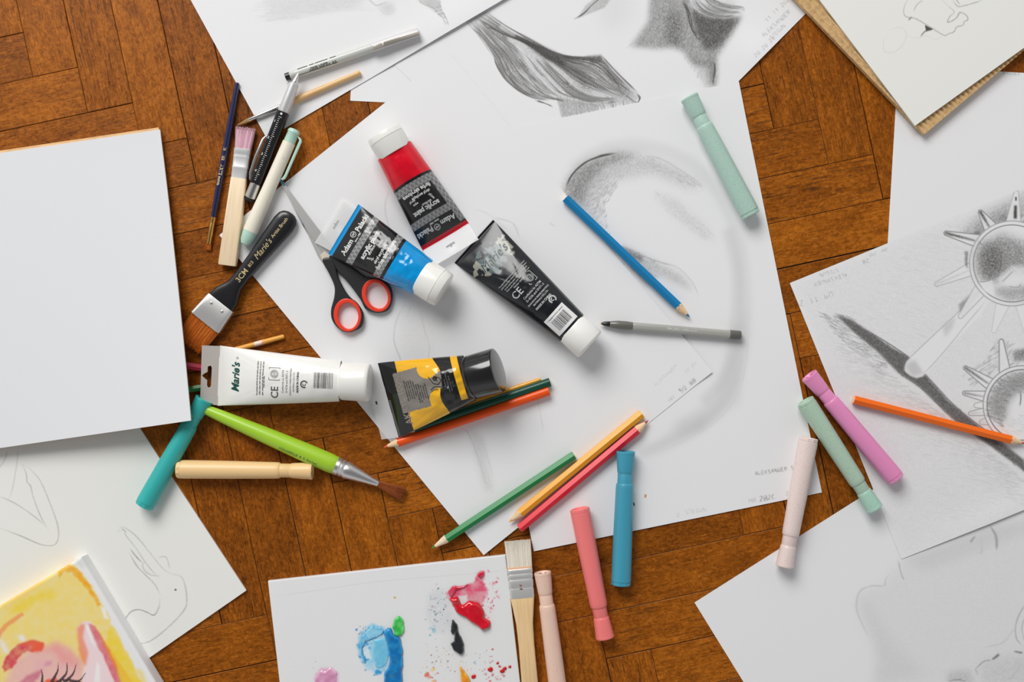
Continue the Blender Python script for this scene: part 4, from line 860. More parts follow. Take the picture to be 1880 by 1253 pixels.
pencil((180, 745), (369, 712), 13, (40, 120, 55), 'green pencil end peeking out above the teal marker cap', 4.8, 0.4)

# ------------------------------------------------------------------ pens
def rod(name, A, B, r, label, cat, zA, zB): 
    o, L = frame(name, A, B, zA, zB, r); tag(o, label, cat); return o, L
# grey fineliner
o, L = rod('fineliner_pen', (524, 142), (769, 58), 8, 'light grey fineliner pen with a silver clip', 'pen', 2.4, 2.4)
mg = mat('fineliner_grey', O(196, 198, 192), 0.35, coat=0.2)
lathe('end_stopper', [(0, 5.5), (0.5, 7), (9, 7.2), (9.2, 6)], m_black, o, 8)
lathe('barrel', [(9, 7.0), (10, 7.6), (25, 8), (120, 8.2), (165, 8.2), (168, 7.8)], mg, o, 8)
lathe('cap', [(166, 7.9), (168, 8.6), (L - 2, 8.4), (L - 0.5, 8), (L, 6)], mat('fineliner_cap', O(202, 200, 200), 0.3, coat=0.3), o, 8)
loft('clip', [(168, 4.2, 1.2, 6, -4.5, 14.5), (172, 4.4, 1.4, 6, -4.5, 16), (185, 4.4, 1.4, 6, -4.5, 17), (187, 4.4, 2.2, 6, -4.5, 17.6), (191, 4.4, 2.2, 6, -4.5, 17.6), (193, 4.4, 1.4, 6, -4.5, 17), (L - 1, 4.4, 1.4, 6, -4.5, 16.8), (L, 4.2, 1.2, 6, -4.5, 16)], mat('clip_metal', (0.72, 0.66, 0.58), 0.3, metal=1.0), o, 24)
def cyl(r, off=0.12): return lambda x, y: r + np.sqrt(np.maximum(r * r - np.asarray(y) ** 2, 0.01)) + off
f = Flat()
for a, b in ((26, 45), (49, 58), (60, 84), (88, 100)): f.rect(a, 4.6, b, 5.8, 4, 1)
f.rect(24, -6.6, 100, -6.1, 6, 1); f.text('FINE LINER', 66, -1.6, 4.6, 0.01, 1.5, ang=0.0); f.text('INDIA INK 0.3', 66, -4.6, 3.6, 0.01, 1.8, ang=0.0); f.text('0.3', 94, -4.8, 6.0, 0.03, 1.0, ang=0.0)
f.build('printing', m_ink, o, cyl(8.2, 0.25))
# multi tool pen with a ruler along its barrel
o, L = rod('ruler_pen', (548, 134), (457, 370), 10, 'black ballpoint pen with a printed ruler scale, crossing the grey fineliner', 'pen', 13.5, 0.4)
ms = mat('pen_silver', (0.75, 0.75, 0.75), 0.3, metal=0.9)
lathe('point', [(0, 1.2), (3, 2.2), (14, 5.0), (18, 6.4), (19.5, 6.2)], ms, o, 10)
lathe('grip', [(19, 6.6), (21, 9.2), (40, 10.0), (72, 10.4), (75, 10.2), (76, 9)], mat('pen_grip', (0.72, 0.72, 0.72), 0.38, metal=0.5), o, 10)
loft('barrel', [(75, 9, 9, 2, 0, 10), (76, 10.4, 9.8, 5, 0, 10), (214, 10.4, 9.8, 5, 0, 10), (216, 9, 9, 3, 0, 10)], m_black, o, 40)
lathe('tail_cap', [(215, 9), (216, 10.3), (L - 8, 10.6), (L - 7, 9.6)], m_steel, o, 10)
lathe('stylus', [(L - 7.5, 9.2), (L - 3, 8.8), (L, 5)], mat('soft_rubber', (0.01, 0.01, 0.01), 0.7), o, 10)
loft('clip', [(128, 1.5, 1.2, 4, -13, 13), (135, 2.6, 1.5, 4, -15.5, 14), (170, 2.8, 1.5, 4, -16.5, 14), (200, 2.8, 1.5, 4, -15, 13), (212, 2.6, 1.5, 4, -11, 12)], m_steel, o, 16)
f = Flat()
for i in range(34):
    l = 5.6 if i % 10 == 0 else (4.4 if i % 5 == 0 else 3.2); f.rect(86 + i * 3.7, -6.0 + 3.4, 86.9 + i * 3.7, -6.0 + 3.4 + l)
for i in range(4): f.text(str(i + 1), 96 + i * 32, -6.3, 6, 0.03)
f.ring(80, 0, 0, 2.2); f.build('ruler_marks', m_whiteprint, o, lambda x, y: 19.95 + 0 * x)
# eraser pen
o, L = rod('eraser_pen', (540, 241), (449, 449), 13, 'cream and mint click eraser pen lying beside the ruler pen', 'eraser pen', 3.5, 3.5)
mm = mat('mint_plastic', O(178, 212, 196), 0.4, coat=0.1); mcr = mat('cream_plastic', O(232, 226, 208), 0.45, fleck=(O(205, 190, 178), 160, 0.66, 0.5), coat=0.1)
lathe('push_button', [(-4, 4), (-3, 9), (0, 11), (3, 11.6), (5, 10.4), (22, 10.8), (23, 9)], mm, o, 13)
lathe('barrel', [(22, 9), (23, 11.8), (120, 12.2), (150, 13), (196, 13.6), (200, 13.2)], mcr, o, 13)
lathe('nose', [(199, 12.8), (205, 12.6), (L - 7, 10.5), (L - 1, 7.5), (L, 5)], mm, o, 13)
loft('clip', [(6, 3.2, 3.2, 4, 10, 13), (8, 3.4, 3, 4, 15, 14), (12, 2.8, 2.6, 4, 18.5, 14), (80, 2.4, 2.4, 4, 18.5, 13.5), (86, 2.8, 3, 4, 17.5, 13), (90, 2.4, 2.6, 4, 15, 13)], mm, o, 16)
f = Flat(); f.text('eraser', 168, 3, 8, 0.0, 1.0, ang=math.pi); f.text('0.38', 150, -2, 6, 0.0, 1.0, ang=math.pi)
f.build('printing', mat('pale_print', O(190, 170, 165), 0.5), o, cyl(12.6, 0.5))
# grey ballpoint
o, L = rod('ballpoint_pen', (1101, 594), (1360, 616), 8, 'grey translucent ballpoint pen pointing at the black tube cap', 'pen', 3.3, 2.4)
mgr = mat('smoky_plastic', O(140, 140, 132), 0.25, coat=0.4)
lathe('point', [(0, 0.8), (3, 1.6), (3.2, 1.8)], m_gold, o, 8)
lathe('tip_cone', [(3, 1.8), (8, 4.0), (18, 5.4), (19, 5)], m_black, o, 8)
lathe('grip', [(18.5, 5.2), (20, 6.0), (34, 8.0), (48, 8.2), (60, 7.2), (61, 7)], mat('smoky_grip', O(100, 100, 92), 0.3, coat=0.4), o, 8)
loft('barrel', [(60, 7, 7, 2, 0, 8), (64, 7.4, 7.4, 2.6, 0, 8), (150, 7.6, 7.6, 2.6, 0, 8), (238, 7.8, 7.8, 2.4, 0, 8), (239, 7, 7, 2, 0, 8)], mat('frosted_grey', O(160, 160, 154), 0.3, coat=0.3), o, 32)
lathe('end_cap', [(238, 7.4), (239, 8.2), (L - 1.5, 8.2), (L, 7.2)], mat('dark_smoky', O(95, 95, 90), 0.35), o, 8)
f = Flat(); f.text('Balpen medium', 150, 2.5, 8, 0.0, 1.1, ang=0.0); f.build('printing', m_whiteprint, o, cyl(7.7, 0.4))

# ------------------------------------------------------------------ brushes
def bristles(name, secs, m, parent, n, seed=1, fray=2.0, spread=1.0):
    """secs: start / end (x, halfwidth, halfheight, zc): many fine hairs as one tuft"""
    r = random.Random(seed); V = []; F = []
    (x0, w0, h0, z0), (x1, w1, h1, z1) = secs
    for _ in range(n):
        u = r.uniform(-1, 1); v = r.uniform(-1, 1) * math.sqrt(max(0, 1 - u * u * 0.5))
        ex = x1 - abs(r.gauss(0, fray)); p0 = (x0, u * w0, z0 + v * h0); p2 = (ex, u * w1 + r.gauss(0, .5) * spread, z1 + v * h1 + r.gauss(0, .2))
        p1 = tuple((a * 0.45 + b * 0.55) for a, b in zip(p0, p2)); p1 = (p1[0], p1[1] + r.gauss(0, .25), p1[2])
        o = len(V)
        for p, q in ((p0, 0.75), (p1, 0.7), (p2, 0.22)):
            V += [(p[0], p[1] - q, p[2] - q * .5), (p[0], p[1] + q, p[2] - q * .5), (p[0], p[1], p[2] + q * .8)]
        for k in range(2):
            for i in range(3):
                a = o + k * 3 + i; b = o + k * 3 + (i + 1) % 3; F.append((a, b, b + 3, a + 3))
    # body of the tuft
    o = len(V); N = 16
    for x, w, h, z in ((x0, w0, h0, z0), ((x0 + x1) / 2, (w0 + w1) / 2 * .97, (h0 + h1) / 2, (z0 + z1) / 2), (x1 - fray * 1.6, w1 * 0.95, h1 * 0.8, z1)):
        for i in range(N):
            t = 2 * math.pi * i / N; V.append((x, w * math.copysign(abs(math.cos(t)) ** .5, math.cos(t)) * .97, z + h * .9 * math.copysign(abs(math.sin(t)) ** .6, math.sin(t))))
    for k in range(2):
        for i in range(N): F.append((o + k * N + i, o + k * N + (i + 1) % N, o + (k + 1) * N + (i + 1) % N, o + (k + 1) * N + i))
    F.append(tuple(o + 2 * N + i for i in range(N)))
    return link(name, mesh(name, V, F, False), m, parent)
def brush(A, B, label, z0, z1, zm, name='paint_brush'):
    o, L = frame(name, A, B, z0, z1, zm); tag(o, label, 'paint brush', 'paint brushes'); return o, L

# flat brush with pink bristles (B = handle end)
o, L = brush((451, 237), (418, 488), 'flat wooden brush with pale pink bristles', 0.4, 3.4, 8)
mb = mat('pink_bristle', O(218, 178, 190), 0.7, grain=(O(190, 150, 165), (40, 2600, 2600), 0.5))
bristles('bristles', ((40, 14, 5, 8), (0, 18, 3.5, 8)), mb, o, 330, 2, -1.6)
loft('ferrule', [(37, 14.6, 6.6, 5, 0, 8), (38, 15.4, 7.4, 5, 0, 8), (46, 15.4, 7.4, 5, 0, 8), (48, 14.6, 6.8, 5, 0, 8), (51, 15.2, 7.4, 5, 0, 8), (54, 14.8, 7.0, 5, 0, 8), (70, 14.6, 7.2, 5, 0, 8), (72, 15.2, 7.6, 5, 0, 8), (74, 14.4, 7.2, 5, 0, 8), (92, 14.2, 7.4, 5, 0, 8)], mat('ferrule_bright', (0.74, 0.74, 0.74), 0.36, metal=0.5), o, 48)
loft('handle', [(90, 13.4, 6.6, 6, 0, 8), (92, 14.4, 7.6, 6, 0, 8), (170, 15.6, 7.8, 8, 0, 8), (L - 2, 16.4, 7.8, 8, 0, 8), (L, 15.4, 7.0, 8, 0, 8)], mat('pale_handle', O(238, 212, 176), 0.5, grain=((0.62, 0.45, 0.28), (30, 500, 500), 0.3)), o, 48)

# wide black brush, 3 cm
o, L = brush((345, 634), (536, 392), 'wide black brush with copper orange bristles and an aluminium ferrule', 3.0, 3.4, 9)
mo = mat('copper_bristle', O(200, 110, 28), 0.42, grain=(O(140, 58, 10), (40, 3000, 3000), 0.7), coat=0.2)
bristles('bristles', ((56, 30, 6, 9), (4, 29, 4, 7)), mo, o, 620, 3, -3.0, 1.4)
mal = mat('aluminium', (0.80, 0.79, 0.77), 0.38, metal=0.75)
fe = loft('ferrule', [(52, 31, 8.6, 7, 0, 9), (53, 32, 9.2, 7, 0, 9), (98, 28.5, 9.0, 7, 0, 9), (99, 27.5, 8.6, 7, 0, 9)], mal, o, 56)
for y in (-13, 12): loft('rivet', [(0, 0, 0)] and [(85, 0.4, 0.4, 2, y, 18.2), (86, 2.4, 1.0, 2, y, 18.2), (88, 3.0, 1.3, 2, y, 18.2), (90, 2.4, 1.0, 2, y, 18.2), (91, 0.4, 0.4, 2, y, 18.2)], m_steel, fe, 16)
loft('handle', [(97, 26.5, 8.2, 6, 0, 9), (100, 26.8, 8.6, 5, 0, 9), (116, 25, 8.8, 4, 0, 9), (128, 19, 9, 3.5, 0, 9), (140, 14.6, 9, 3, 0, 9), (165, 13.6, 9, 3, 0, 9), (200, 15.5, 9, 3, 0, 9), (250, 19.4, 9, 3, 0, 9), (L - 24, 21.4, 9, 3, 0, 9), (L - 12, 19.6, 9, 2.8, 0, 9), (L - 5, 15, 8.5, 2.5, 0, 9), (L - 1, 8, 6, 2, 0, 9), (L, 2, 2, 2, 0, 9)], mat('black_lacquer', (0.010, 0.010, 0.012), 0.32, coat=0.3), o, 48)
f = Flat(); f.text('3CM', 162, 0, 14, 0.01, ang=0.0); f.text('813', 188, 0, 8, 0.02, ang=0.0); f.text("Marie's", 224, 0, 16, 0.0, 0.95, ang=0.0, shear=0.3); f.text('Artist Brush', 272, 0, 9, 0.01, ang=0.0)
f.build('gold_lettering', m_goldprint, o, lambda x, y: 18.3 + 0 * x - np.maximum(0, np.abs(y) - 6) * 0.05 )

# brush with white bristles (bottom centre)
o, L = brush((950, 994), (976, 1290), 'flat wooden brush with creamy white bristles beside the palette board', 1.4, 0.4, 8)
bristles('bristles', ((50, 22, 6.5, 9), (0, 23.5, 5, 9)), mat('white_bristle', O(228, 222, 210), 0.7, grain=(O(210, 202, 188), (40, 2600, 2600), 0.15)), o, 1000, 4, -0.8, 0.5)
loft('bristle_base', [(46, 22.3, 6.8, 5, 0, 9), (54, 22.6, 7.0, 5, 0, 9)], mat('peach_paint', O(235, 190, 155), 0.5), o, 48)
fe = loft('ferrule', [(50, 22.4, 7.6, 5, 0, 9), (51, 23.2, 8.2, 5, 0, 9), (57, 23.2, 8.4, 5, 0, 9), (59, 22.2, 7.4, 5, 0, 9), (62, 23.0, 8.4, 5, 0, 9), (67, 22.8, 8.4, 5, 0, 9), (69, 22.0, 7.4, 5, 0, 9), (72, 22.8, 8.4, 5, 0, 9), (83, 22.6, 8.4, 5, 0, 9), (85, 21.8, 7.6, 5, 0, 9), (88, 22.6, 8.4, 5, 0, 9), (103, 22.2, 8.4, 5, 0, 9)], mat('ferrule_tin', (0.72, 0.72, 0.71), 0.34, metal=0.5), o, 56)
f = Flat(); f.poly([(78, -4), (82, -1.5), (79, 1.5)]); f.poly([(84, -1), (87, -4), (87.5, 3)]); f.build('paint_speck', mat('brown_speck', O(150, 75, 25), 0.5), fe, lambda x, y: 17.7 + 0 * x)
loft('handle', [(101, 20.5, 7.6, 6, 0, 9), (104, 21.6, 8.2, 6, 0, 9), (120, 19.5, 8.4, 6, 0, 9), (150, 15.5, 8.6, 6, 0, 9), (190, 14.4, 8.6, 6, 0, 9), (L - 3, 15.5, 8.6, 6, 0, 9), (L, 14, 7.5, 6, 0, 9)], mat('pine_handle', O(232, 198, 148), 0.5, grain=((0.62, 0.42, 0.22), (30, 500, 500), 0.35)), o, 48)

# navy brush
o, L = brush((436, 152), (381, 460), 'thin navy blue brush with a gold ferrule and gold lettering', 0.3, 0.3, 6)
lathe('handle', [(0, 2.5), (1.5, 4), (40, 5.2), (140, 6.2), (200, 5.8), (250, 4.8), (252, 4.4)], mat('navy_lacquer', (0.012, 0.016, 0.075), 0.25, coat=0.5), o, 6)
lathe('ferrule', [(249, 4.7), (258, 5.1), (260, 4.6), (262, 5.0), (280, 4.8), (L - 20, 4.6), (L - 12, 4.4)], m_gold, o, 6)
bristles('bristles', ((L - 14, 4, 3, 6), (L, 4.6, 1.4, 4)), mo, o, 60, 5, 0.8)
f = Flat(); f.text('ARTE nova', 172, 0, 8.5, 0.03, 1.0, ang=0.0); f.text('103', 140, 0, 8, 0.03, ang=0.0); f.text('10', 124, 0, 7, 0.03, ang=0.0); f.build('gold_lettering', m_goldprint, o, cyl(6.0, 0.35))

# thin natural brush under the ruler pen
o, L = brush((437, 229), (662, 133), 'thin unpainted wooden brush with a silver ferrule, under the ruler pen', 1.4, 2.4, 5)
bristles('bristles', ((25, 3.4, 3, 5), (0, 0.6, 0.6, 4.5)), mat('tan_bristle', O(190, 160, 110), 0.6), o, 60, 6, -1.0)
lathe('ferrule', [(22, 3.4), (23, 3.8), (84, 5.2), (85, 4.6), (87, 5.2), (90, 4.6), (92, 5.0)], m_silver, o, 5)
lathe('handle', [(91, 4.4), (94, 5.4), (120, 6.2), (170, 5.6), (L - 8, 4.6), (L - 2, 4.6), (L, 3.2)], mat('natural_handle', O(228, 186, 128), 0.45, grain=((0.55, 0.34, 0.15), (40, 700, 700), 0.4), coat=0.15), o, 5)

# lime green brush
o, L = brush((378, 752), (742, 909), 'lime green brush with a silver ferrule and reddish brown hair', 0.4, 0.4, 14)
lathe('handle', [(0, 7), (2, 9), (30, 11), (120, 15), (200, 17.4), (245, 17.6), (262, 16.2), (263, 15.6)], mat('lime_lacquer', O(160, 202, 50), 0.33, coat=0.2), o, 16, 40)
lathe('ferrule', [(258, 16.4), (265, 17.0), (268, 15.2), (271, 17.0), (275, 14.8), (279, 16.4), (290, 14.2), (320, 8.6), (342, 5.4), (343, 4.6)], mat('ferrule_pewter', (0.72, 0.71, 0.71), 0.30, metal=0.85), o, 16, 40)
bristles('bristles', ((340, 4.4, 4.4, 16), (L, 12, 6, 9)), mat('brown_hair', O(150, 80, 40), 0.4, grain=(O(90, 40, 20), (40, 2600, 2600), 0.5)), o, 200, 7, 3.0, 1.5)
f = Flat(); f.text('AQUARELLE  8  E. Raphael', 190, -9, 6.5, 0.0, 1.05, ang=0.0); f.build('dark_lettering', mat('green_print', O(70, 95, 25), 0.5), o, lambda x, y: 16 + np.sqrt(np.maximum(17.2 ** 2 - y ** 2, 1)) + 0.5)

# ochre stick above the white tube, and the one beside the dark green pencil
o, L = brush((522, 618), (398, 652), 'short yellow ochre brush handle with chipped paint, above the white tube', 0.3, 0.3, 5)
lathe('handle', [(0, 2.8), (1, 4.0), (30, 4.8), (100, 5.0), (L, 4.4)], mat('ochre_lacquer', O(226, 160, 62), 0.4, fleck=(O(232, 216, 205), 60, 0.60, 0.9)), o, 5)
o, L = brush((993, 697), (800, 762), 'thin ochre brush handle poking out between the yellow tube cap and the dark green pencil', 3.4, 3.4, 5)
lathe('handle', [(0, 2.0), (1.5, 3.6), (40, 4.6), (L, 5)], mat('amber_lacquer', O(224, 158, 40), 0.25, coat=0.5), o, 5)

# ------------------------------------------------------------------ scissors
def plate(name, outlines, z0, z1, bev, m, parent, res=6):
    """flat plate traced by closed outlines (photo px, first = outside, others = holes), with real thickness"""
    cu = bpy.data.curves.new(name, 'CURVE'); cu.dimensions = '2D'; cu.fill_mode = 'BOTH'; cu.extrude = max((z1 - z0) / 2 - bev, 0.05) * S; cu.bevel_depth = bev * S; cu.bevel_resolution = 2; cu.offset = -bev * S
    zc = (z0 + z1) / 2; pl = parent.location.copy(); q_ = parent.parent
    while q_ is not None: pl = pl + q_.location; q_ = q_.parent
    for q in outlines:
        sp = cu.splines.new('POLY'); pts = [P(x, y, zc) for x, y in q]; sp.points.add(len(pts) - 1)
        for i, p in enumerate(pts): sp.points[i].co = (p.x - pl.x, p.y - pl.y, 0, 1)
        sp.use_cyclic_u = True
    t = bpy.data.objects.new('t', cu); COL.objects.link(t); bpy.context.view_layer.update()
    me = bpy.data.meshes.new_from_object(t.evaluated_get(bpy.context.evaluated_depsgraph_get())); me.name = name
    bpy.data.objects.remove(t); bpy.data.curves.remove(cu)
    me.transform(Matrix.Translation((0, 0, zc * S - pl.z))); me.materials.clear()
    me.shade_smooth(); me.set_sharp_from_angle(angle=math.radians(40))
    return link(name, me, m, parent)
def closed(pts, n=80):
    p = list(pts); q = spline(p + [p[0], p[1], p[2]], int(n * (len(p) + 2) / len(p)))
    a = np.asarray(pts); k = len(q)
    # keep exactly one turn
    d = np.hypot(*(q - np.array(p[1])).T); i0 = int(np.argmin(d[:k // 2])); i1 = int(k // 2 + np.argmin(d[k // 2:])); return [tuple(x) for x in q[i0:i1]]
def ell(cx, cy, a, b, rot, n=48):
    c, s_ = math.cos(math.radians(rot)), math.sin(math.radians(rot))
    return [(cx + a * math.cos(t) * c - b * math.sin(t) * s_, cy + a * math.cos(t) * s_ + b * math.sin(t) * c) for t in np.linspace(0, 2 * math.pi, n, endpoint=False)]
root = bpy.data.objects.new('scissors', None); COL.objects.link(root); root.location = P(606, 482, 3.3)
tag(root, 'scissors with black and red handles, lying under the blue paint tube', 'scissors')
m_blk = mat('scissor_black', (0.018, 0.018, 0.020), 0.42, coat=0.1); m_red = mat('scissor_red', O(232, 62, 38), 0.35, coat=0.2)
b1 = plate('blade', [[(512, 328), (516, 328), (548, 372), (604, 446), (622, 488), (606, 492), (590, 460), (570, 432), (545, 392)]], 6, 9, 0.5, mat('blade_steel', (0.66, 0.66, 0.64), 0.36, metal=0.7), root)
plate('blade_tip_blue', [[(512, 328), (516, 328), (524, 341), (521, 342)]], 9.0, 9.5, 0.1, mat('blue_tip_patch', O(25, 130, 175), 0.4), b1)  # thin blue patch covering the very tip of the upper blade
plate('blade', [[(513, 330), (536, 374), (552, 408), (573, 434), (592, 452), (614, 470), (600, 492), (584, 470), (566, 430)]], 3.6, 6, 0.5, mat('blade_steel_dull', (0.55, 0.55, 0.53), 0.45, metal=0.6), root)
lh = closed([(592, 478), (606, 474), (616, 486), (622, 510), (638, 540), (660, 562), (668, 580), (664, 600), (648, 608), (626, 606), (611, 590), (608, 570), (614, 545), (614, 525), (604, 502)], 90)
rh = closed([(604, 470), (624, 478), (650, 492), (672, 508), (698, 512), (716, 524), (721, 545), (714, 568), (694, 575), (672, 568), (662, 550), (640, 520), (620, 498)], 90)
lE = (638.5, 579, 23, 28.5, -8); rE = (691.5, 543, 23.5, 29, -25)
h1 = plate('handle', [rh, ell(*rE)], 3.6, 14, 3.0, m_blk, root)
h2 = plate('handle', [lh, ell(*lE)], 3.8, 15, 3.0, m_blk, root)
plate('finger_ring_lining', [ell(691.5, 543, 26, 31.5, -25), ell(692.5, 543, 19, 24.5, -25)], 4.4, 14.4, 1.5, m_red, h1)
plate('finger_ring_lining', [ell(638.5, 579, 25.5, 31, -8), ell(639.5, 580, 18.5, 24, -8)], 4.4, 15.4, 1.5, m_red, h2)
plate('pivot_collar', [[(588, 468), (596, 462), (616, 476), (610, 484), (592, 480)]], 9.2, 12, 0.6, mat('collar_beige', O(210, 198, 180), 0.5), root)

# ------------------------------------------------------------------ paint tubes
BLK = (0.012, 0.012, 0.013)
def tube(A, B, w0, w1, capL, capw, zA, zB, zone, capm, label, hfac=0.92, wr=1.2, gloss=0.16, prof=None, capprof=None, seed=1, captilt=None):
    """A = middle of the crimp, B = middle of the shoulder"""
    cr = capw / 2
    o, L = frame('paint_tube', A, B, zA, zB, cr * 0.8)
    tag(o, label, 'paint tube', 'tubes of acrylic paint')
    def hw(x): t = np.clip(np.asarray(x, float) / L, 0, 1); return (w0 + (w1 - w0) * (prof(t) if prof else t)) / 2
    h1 = cr * hfac
    def hh(x): t = np.clip(np.asarray(x, float) / L, 0, 1); return 0.8 + (h1 - 0.8) * np.sin(np.pi / 2 * np.clip((t - 0.02) / 0.9, 0, 1)) ** 0.85
    def wrk(x, y):
        x = np.asarray(x, float); y = np.asarray(y, float); a = np.clip(hh(x) / h1, 0, 1); e = np.clip(1 - (np.abs(y) / (hw(x) + .1)) ** 4, 0, 1)
        d = (fbm(x / 30, y / 16, seed, 2) - 0.5) * 5 + (fbm(x / 11, y / 22, seed + 4, 2) - 0.5) * 1.6
        # folds fanning out of the corners of the crimp
        for s_ in (-1, 1):
            v = np.abs(y * s_ - (w0 / 2 - x * 0.42)); d = d - 2.4 * np.exp(-(v / 3.4) ** 2) * np.clip(1 - x / (0.62 * L), 0, 1) * np.clip(x / 12, 0, 1)
        return d * wr * e * np.clip(a, 0.1, 1) * np.clip((L - x) / 18, 0, 1)
    def top(x, y, off=0.3):
        w = hw(x); h = hh(x); q = np.sqrt(np.clip(1 - (np.asarray(y) / w) ** 2, 0, 1)); return h + h * q + wrk(x, y) * q ** 0.5 + off
    nx = int(L / 0.7); nt = 260; x = np.linspace(0, L, nx)[:, None]; a = np.linspace(0, 2 * np.pi, nt + 1)[None, :]
    w = hw(x); h = hh(x); Y = w * np.cos(a); q = np.sin(a); Z = h + h * q + np.where(q > 0, wrk(x + 0 * a, Y) * np.abs(q) ** 0.5, 0)
    X = x + 0 * a; cols = zone(X, Y, a + 0 * x, L)
    me = gridmesh('body', X * S, Y * S, Z * S, cols); me.flip_normals()
    link('body', me, mat('tube_film', (0, 0, 0), gloss, attr=True, spec=0.5, coat=0.12), o)
    cp = capprof or [(L - 2, 0.94), (L, 0.96), (L + capL * 0.66, 0.99), (L + capL * 0.67, 0.955), (L + capL * 0.70, 0.955), (L + capL * 0.71, 0.985), (L + capL - 2.5, 0.95), (L + capL - 0.6, 0.92), (L + capL, 0.84)]
    cpo = lathe('cap', [(p, q * cr) for p, q in cp], capm, o, cr * 0.99, 56, angle=40)
    ca_ = captilt if captilt is not None else 0.75 * math.atan2(h1, L); pv = Vector((L * S, 0, cr * S))
    cpo.data.transform(Matrix.Translation(pv) @ Matrix.Rotation(-ca_, 4, 'Y') @ Matrix.Translation(-pv))
    lathe('shoulder', [(L - 3, cr * 0.5), (L - 2.4, cr * 0.9), (L + 0.5, cr * 0.93)], capm, o, cr * 0.97, 40)
    return o, L, top, hw
def diamonds(X, Y, base=0.20, line=0.42, s=13.0):
    u = (X / s + Y / (s * 0.62)) % 1; v = (X / s - Y / (s * 0.62)) % 1
    l = (np.minimum(np.minimum(u, 1 - u), np.minimum(v, 1 - v)) < 0.075)
    return np.where(l, line, base * (0.75 + 0.5 * v))
def palette_zone(col, cut, bands, side, flip=1):
    c = np.array(col)
    def z(X, Y, a, L):
        out = np.ones(X.shape + (3,)) * np.array(BLK)
        g = diamonds(X, Y)[..., None] * np.ones(3)
        hwid = Y / (np.abs(np.cos(a)) * 0 + 1)
        m = np.zeros(X.shape, bool)
        for a0, b0 in bands: m |= (X >= a0) & (X < b0)
        m |= (X >= 11) & (X < cut - 6) & (flip * Y < -side(X))
        out[m] = g[m]
        r = X >= cut; pt = c * (0.88 + 0.3 * fbm(X / 22, Y / 18, 9, 2))[..., None]; out[r] = pt[r]
        e = X < 8; out[e] = c * 0.9
        return np.clip(out, 0, 0.9)
    return z
def adam_text(o, L, top, s=1.0, y0=0.0):
    f = Flat()
    f.text('Adam', 24, -25 * s + y0, 14 * s, 0.025, 0.95); f.text('Palacki', 24, 27 * s + y0, 14 * s, 0.025, 0.9)
    f.ring(22, 1 + y0, 4.6, 5.6); f.text('AP', 22, 1 + y0, 6, 0.02); f.text('since 1987', 32, 1 + y0, 4.6, 0.03)
    x = 62 * 0.98
    f.text('acrylic paint', 58, 0 + y0, 13 * s, 0.035, 0.9)
    f.text('acrílico', 66, -6 * s + y0, 7 * s, 0.02); f.text('acryl', 72, -20 * s + y0, 6.5 * s, 0.03, ang=0.3); f.text('akryl', 80, 17 * s + y0, 6.5 * s, 0.02); f.text('aqua', 73, 14 * s + y0, 6 * s, 0.02)
    f.text('akryl acrylique', 83, -4 * s + y0, 7.5 * s, 0.03, 0.9); f.text('farba akrylowa', 92, 0 + y0, 11 * s, 0.035, 0.92)
    f.build('printing', m_whiteprint, o, lambda x, y: top(x, y))
def tab(name, pts, z0, z1, o_root, hole=None):
    return plate(name, [pts] + ([hole] if hole else []), z0, z1, 0.12, m_tab, o_root)

RED = lin((200, 10, 34)) / 0.82
o, L, top, hw = tube((817, 433), (725, 279), 98, 70, 40, 68, 3.4, 3.4, palette_zone(RED, 115, [(36, 49), (97, 110)], lambda X: 38 - X * 0.09), m_whitecap, 'red acrylic paint tube with a white cap, upside down with white lettering', seed=2, wr=0.8, gloss=0.2)
adam_text(o, L, top, 0.93, 3)
mo_ = o.matrix_world.inverted()
root = o
def localplate(name, o, quad, z, m, th=0.5):
    V = [(x, y, z) for x, y in quad] + [(x, y, z - th) for x, y in quad]; n = len(quad)
    F = [tuple(range(n - 1, -1, -1)), tuple(range(n, 2 * n))] + [(i, (i + 1) % n, n + (i + 1) % n, n + i) for i in range(n)]
    me = mesh(name, V, F, False); bm = bmesh.new(); bm.from_mesh(me); bmesh.ops.recalc_face_normals(bm, faces=bm.faces); bm.to_mesh(me); bm.free()
    return link(name, me, m, o)
def hangtab(o, w, x1, zt, tilt=0.0, w2=None):
    """clear tab with a slotted hole beyond the crimp, x from 0 to -x1"""
    w2 = w2 or w
    quad = [(0.5, -w / 2), (0.5, w / 2), (-x1, w2 / 2), (-x1, -w2 / 2)]
    V = []; F = []; hole = [(-x1 * 0.42, -9), (-x1 * 0.42, 9), (-x1 * 0.42 - 4, 9), (-x1 * 0.42 - 4, 2.5), (-x1 * 0.42 - 8, 0), (-x1 * 0.42 - 4, -2.5), (-x1 * 0.42 - 4, -9)]
    bm = bmesh.new(); loops = []
    zz = lambda x: zt + tilt * (-x) / x1
    for q in (quad, hole):
        vs = [bm.verts.new((x * S, y * S, zz(x) * S)) for x, y in q]; es = [bm.edges.new((vs[i], vs[(i + 1) % len(vs)])) for i in range(len(vs))]; loops += es
    bmesh.ops.triangle_fill(bm, edges=loops, use_beauty=True)
    g = bmesh.ops.extrude_face_region(bm, geom=bm.faces[:]); bmesh.ops.translate(bm, verts=[v for v in g['geom'] if isinstance(v, bmesh.types.BMVert)], vec=(0, 0, 0.5 * S))
    bmesh.ops.recalc_face_normals(bm, faces=bm.faces)
    me = bpy.data.meshes.new('hanging_tab'); bm.to_mesh(me); bm.free()
    return link('hanging_tab', me, m_tab, o)
hangtab(o, 96, 36, 1.0, 12.0, 98)

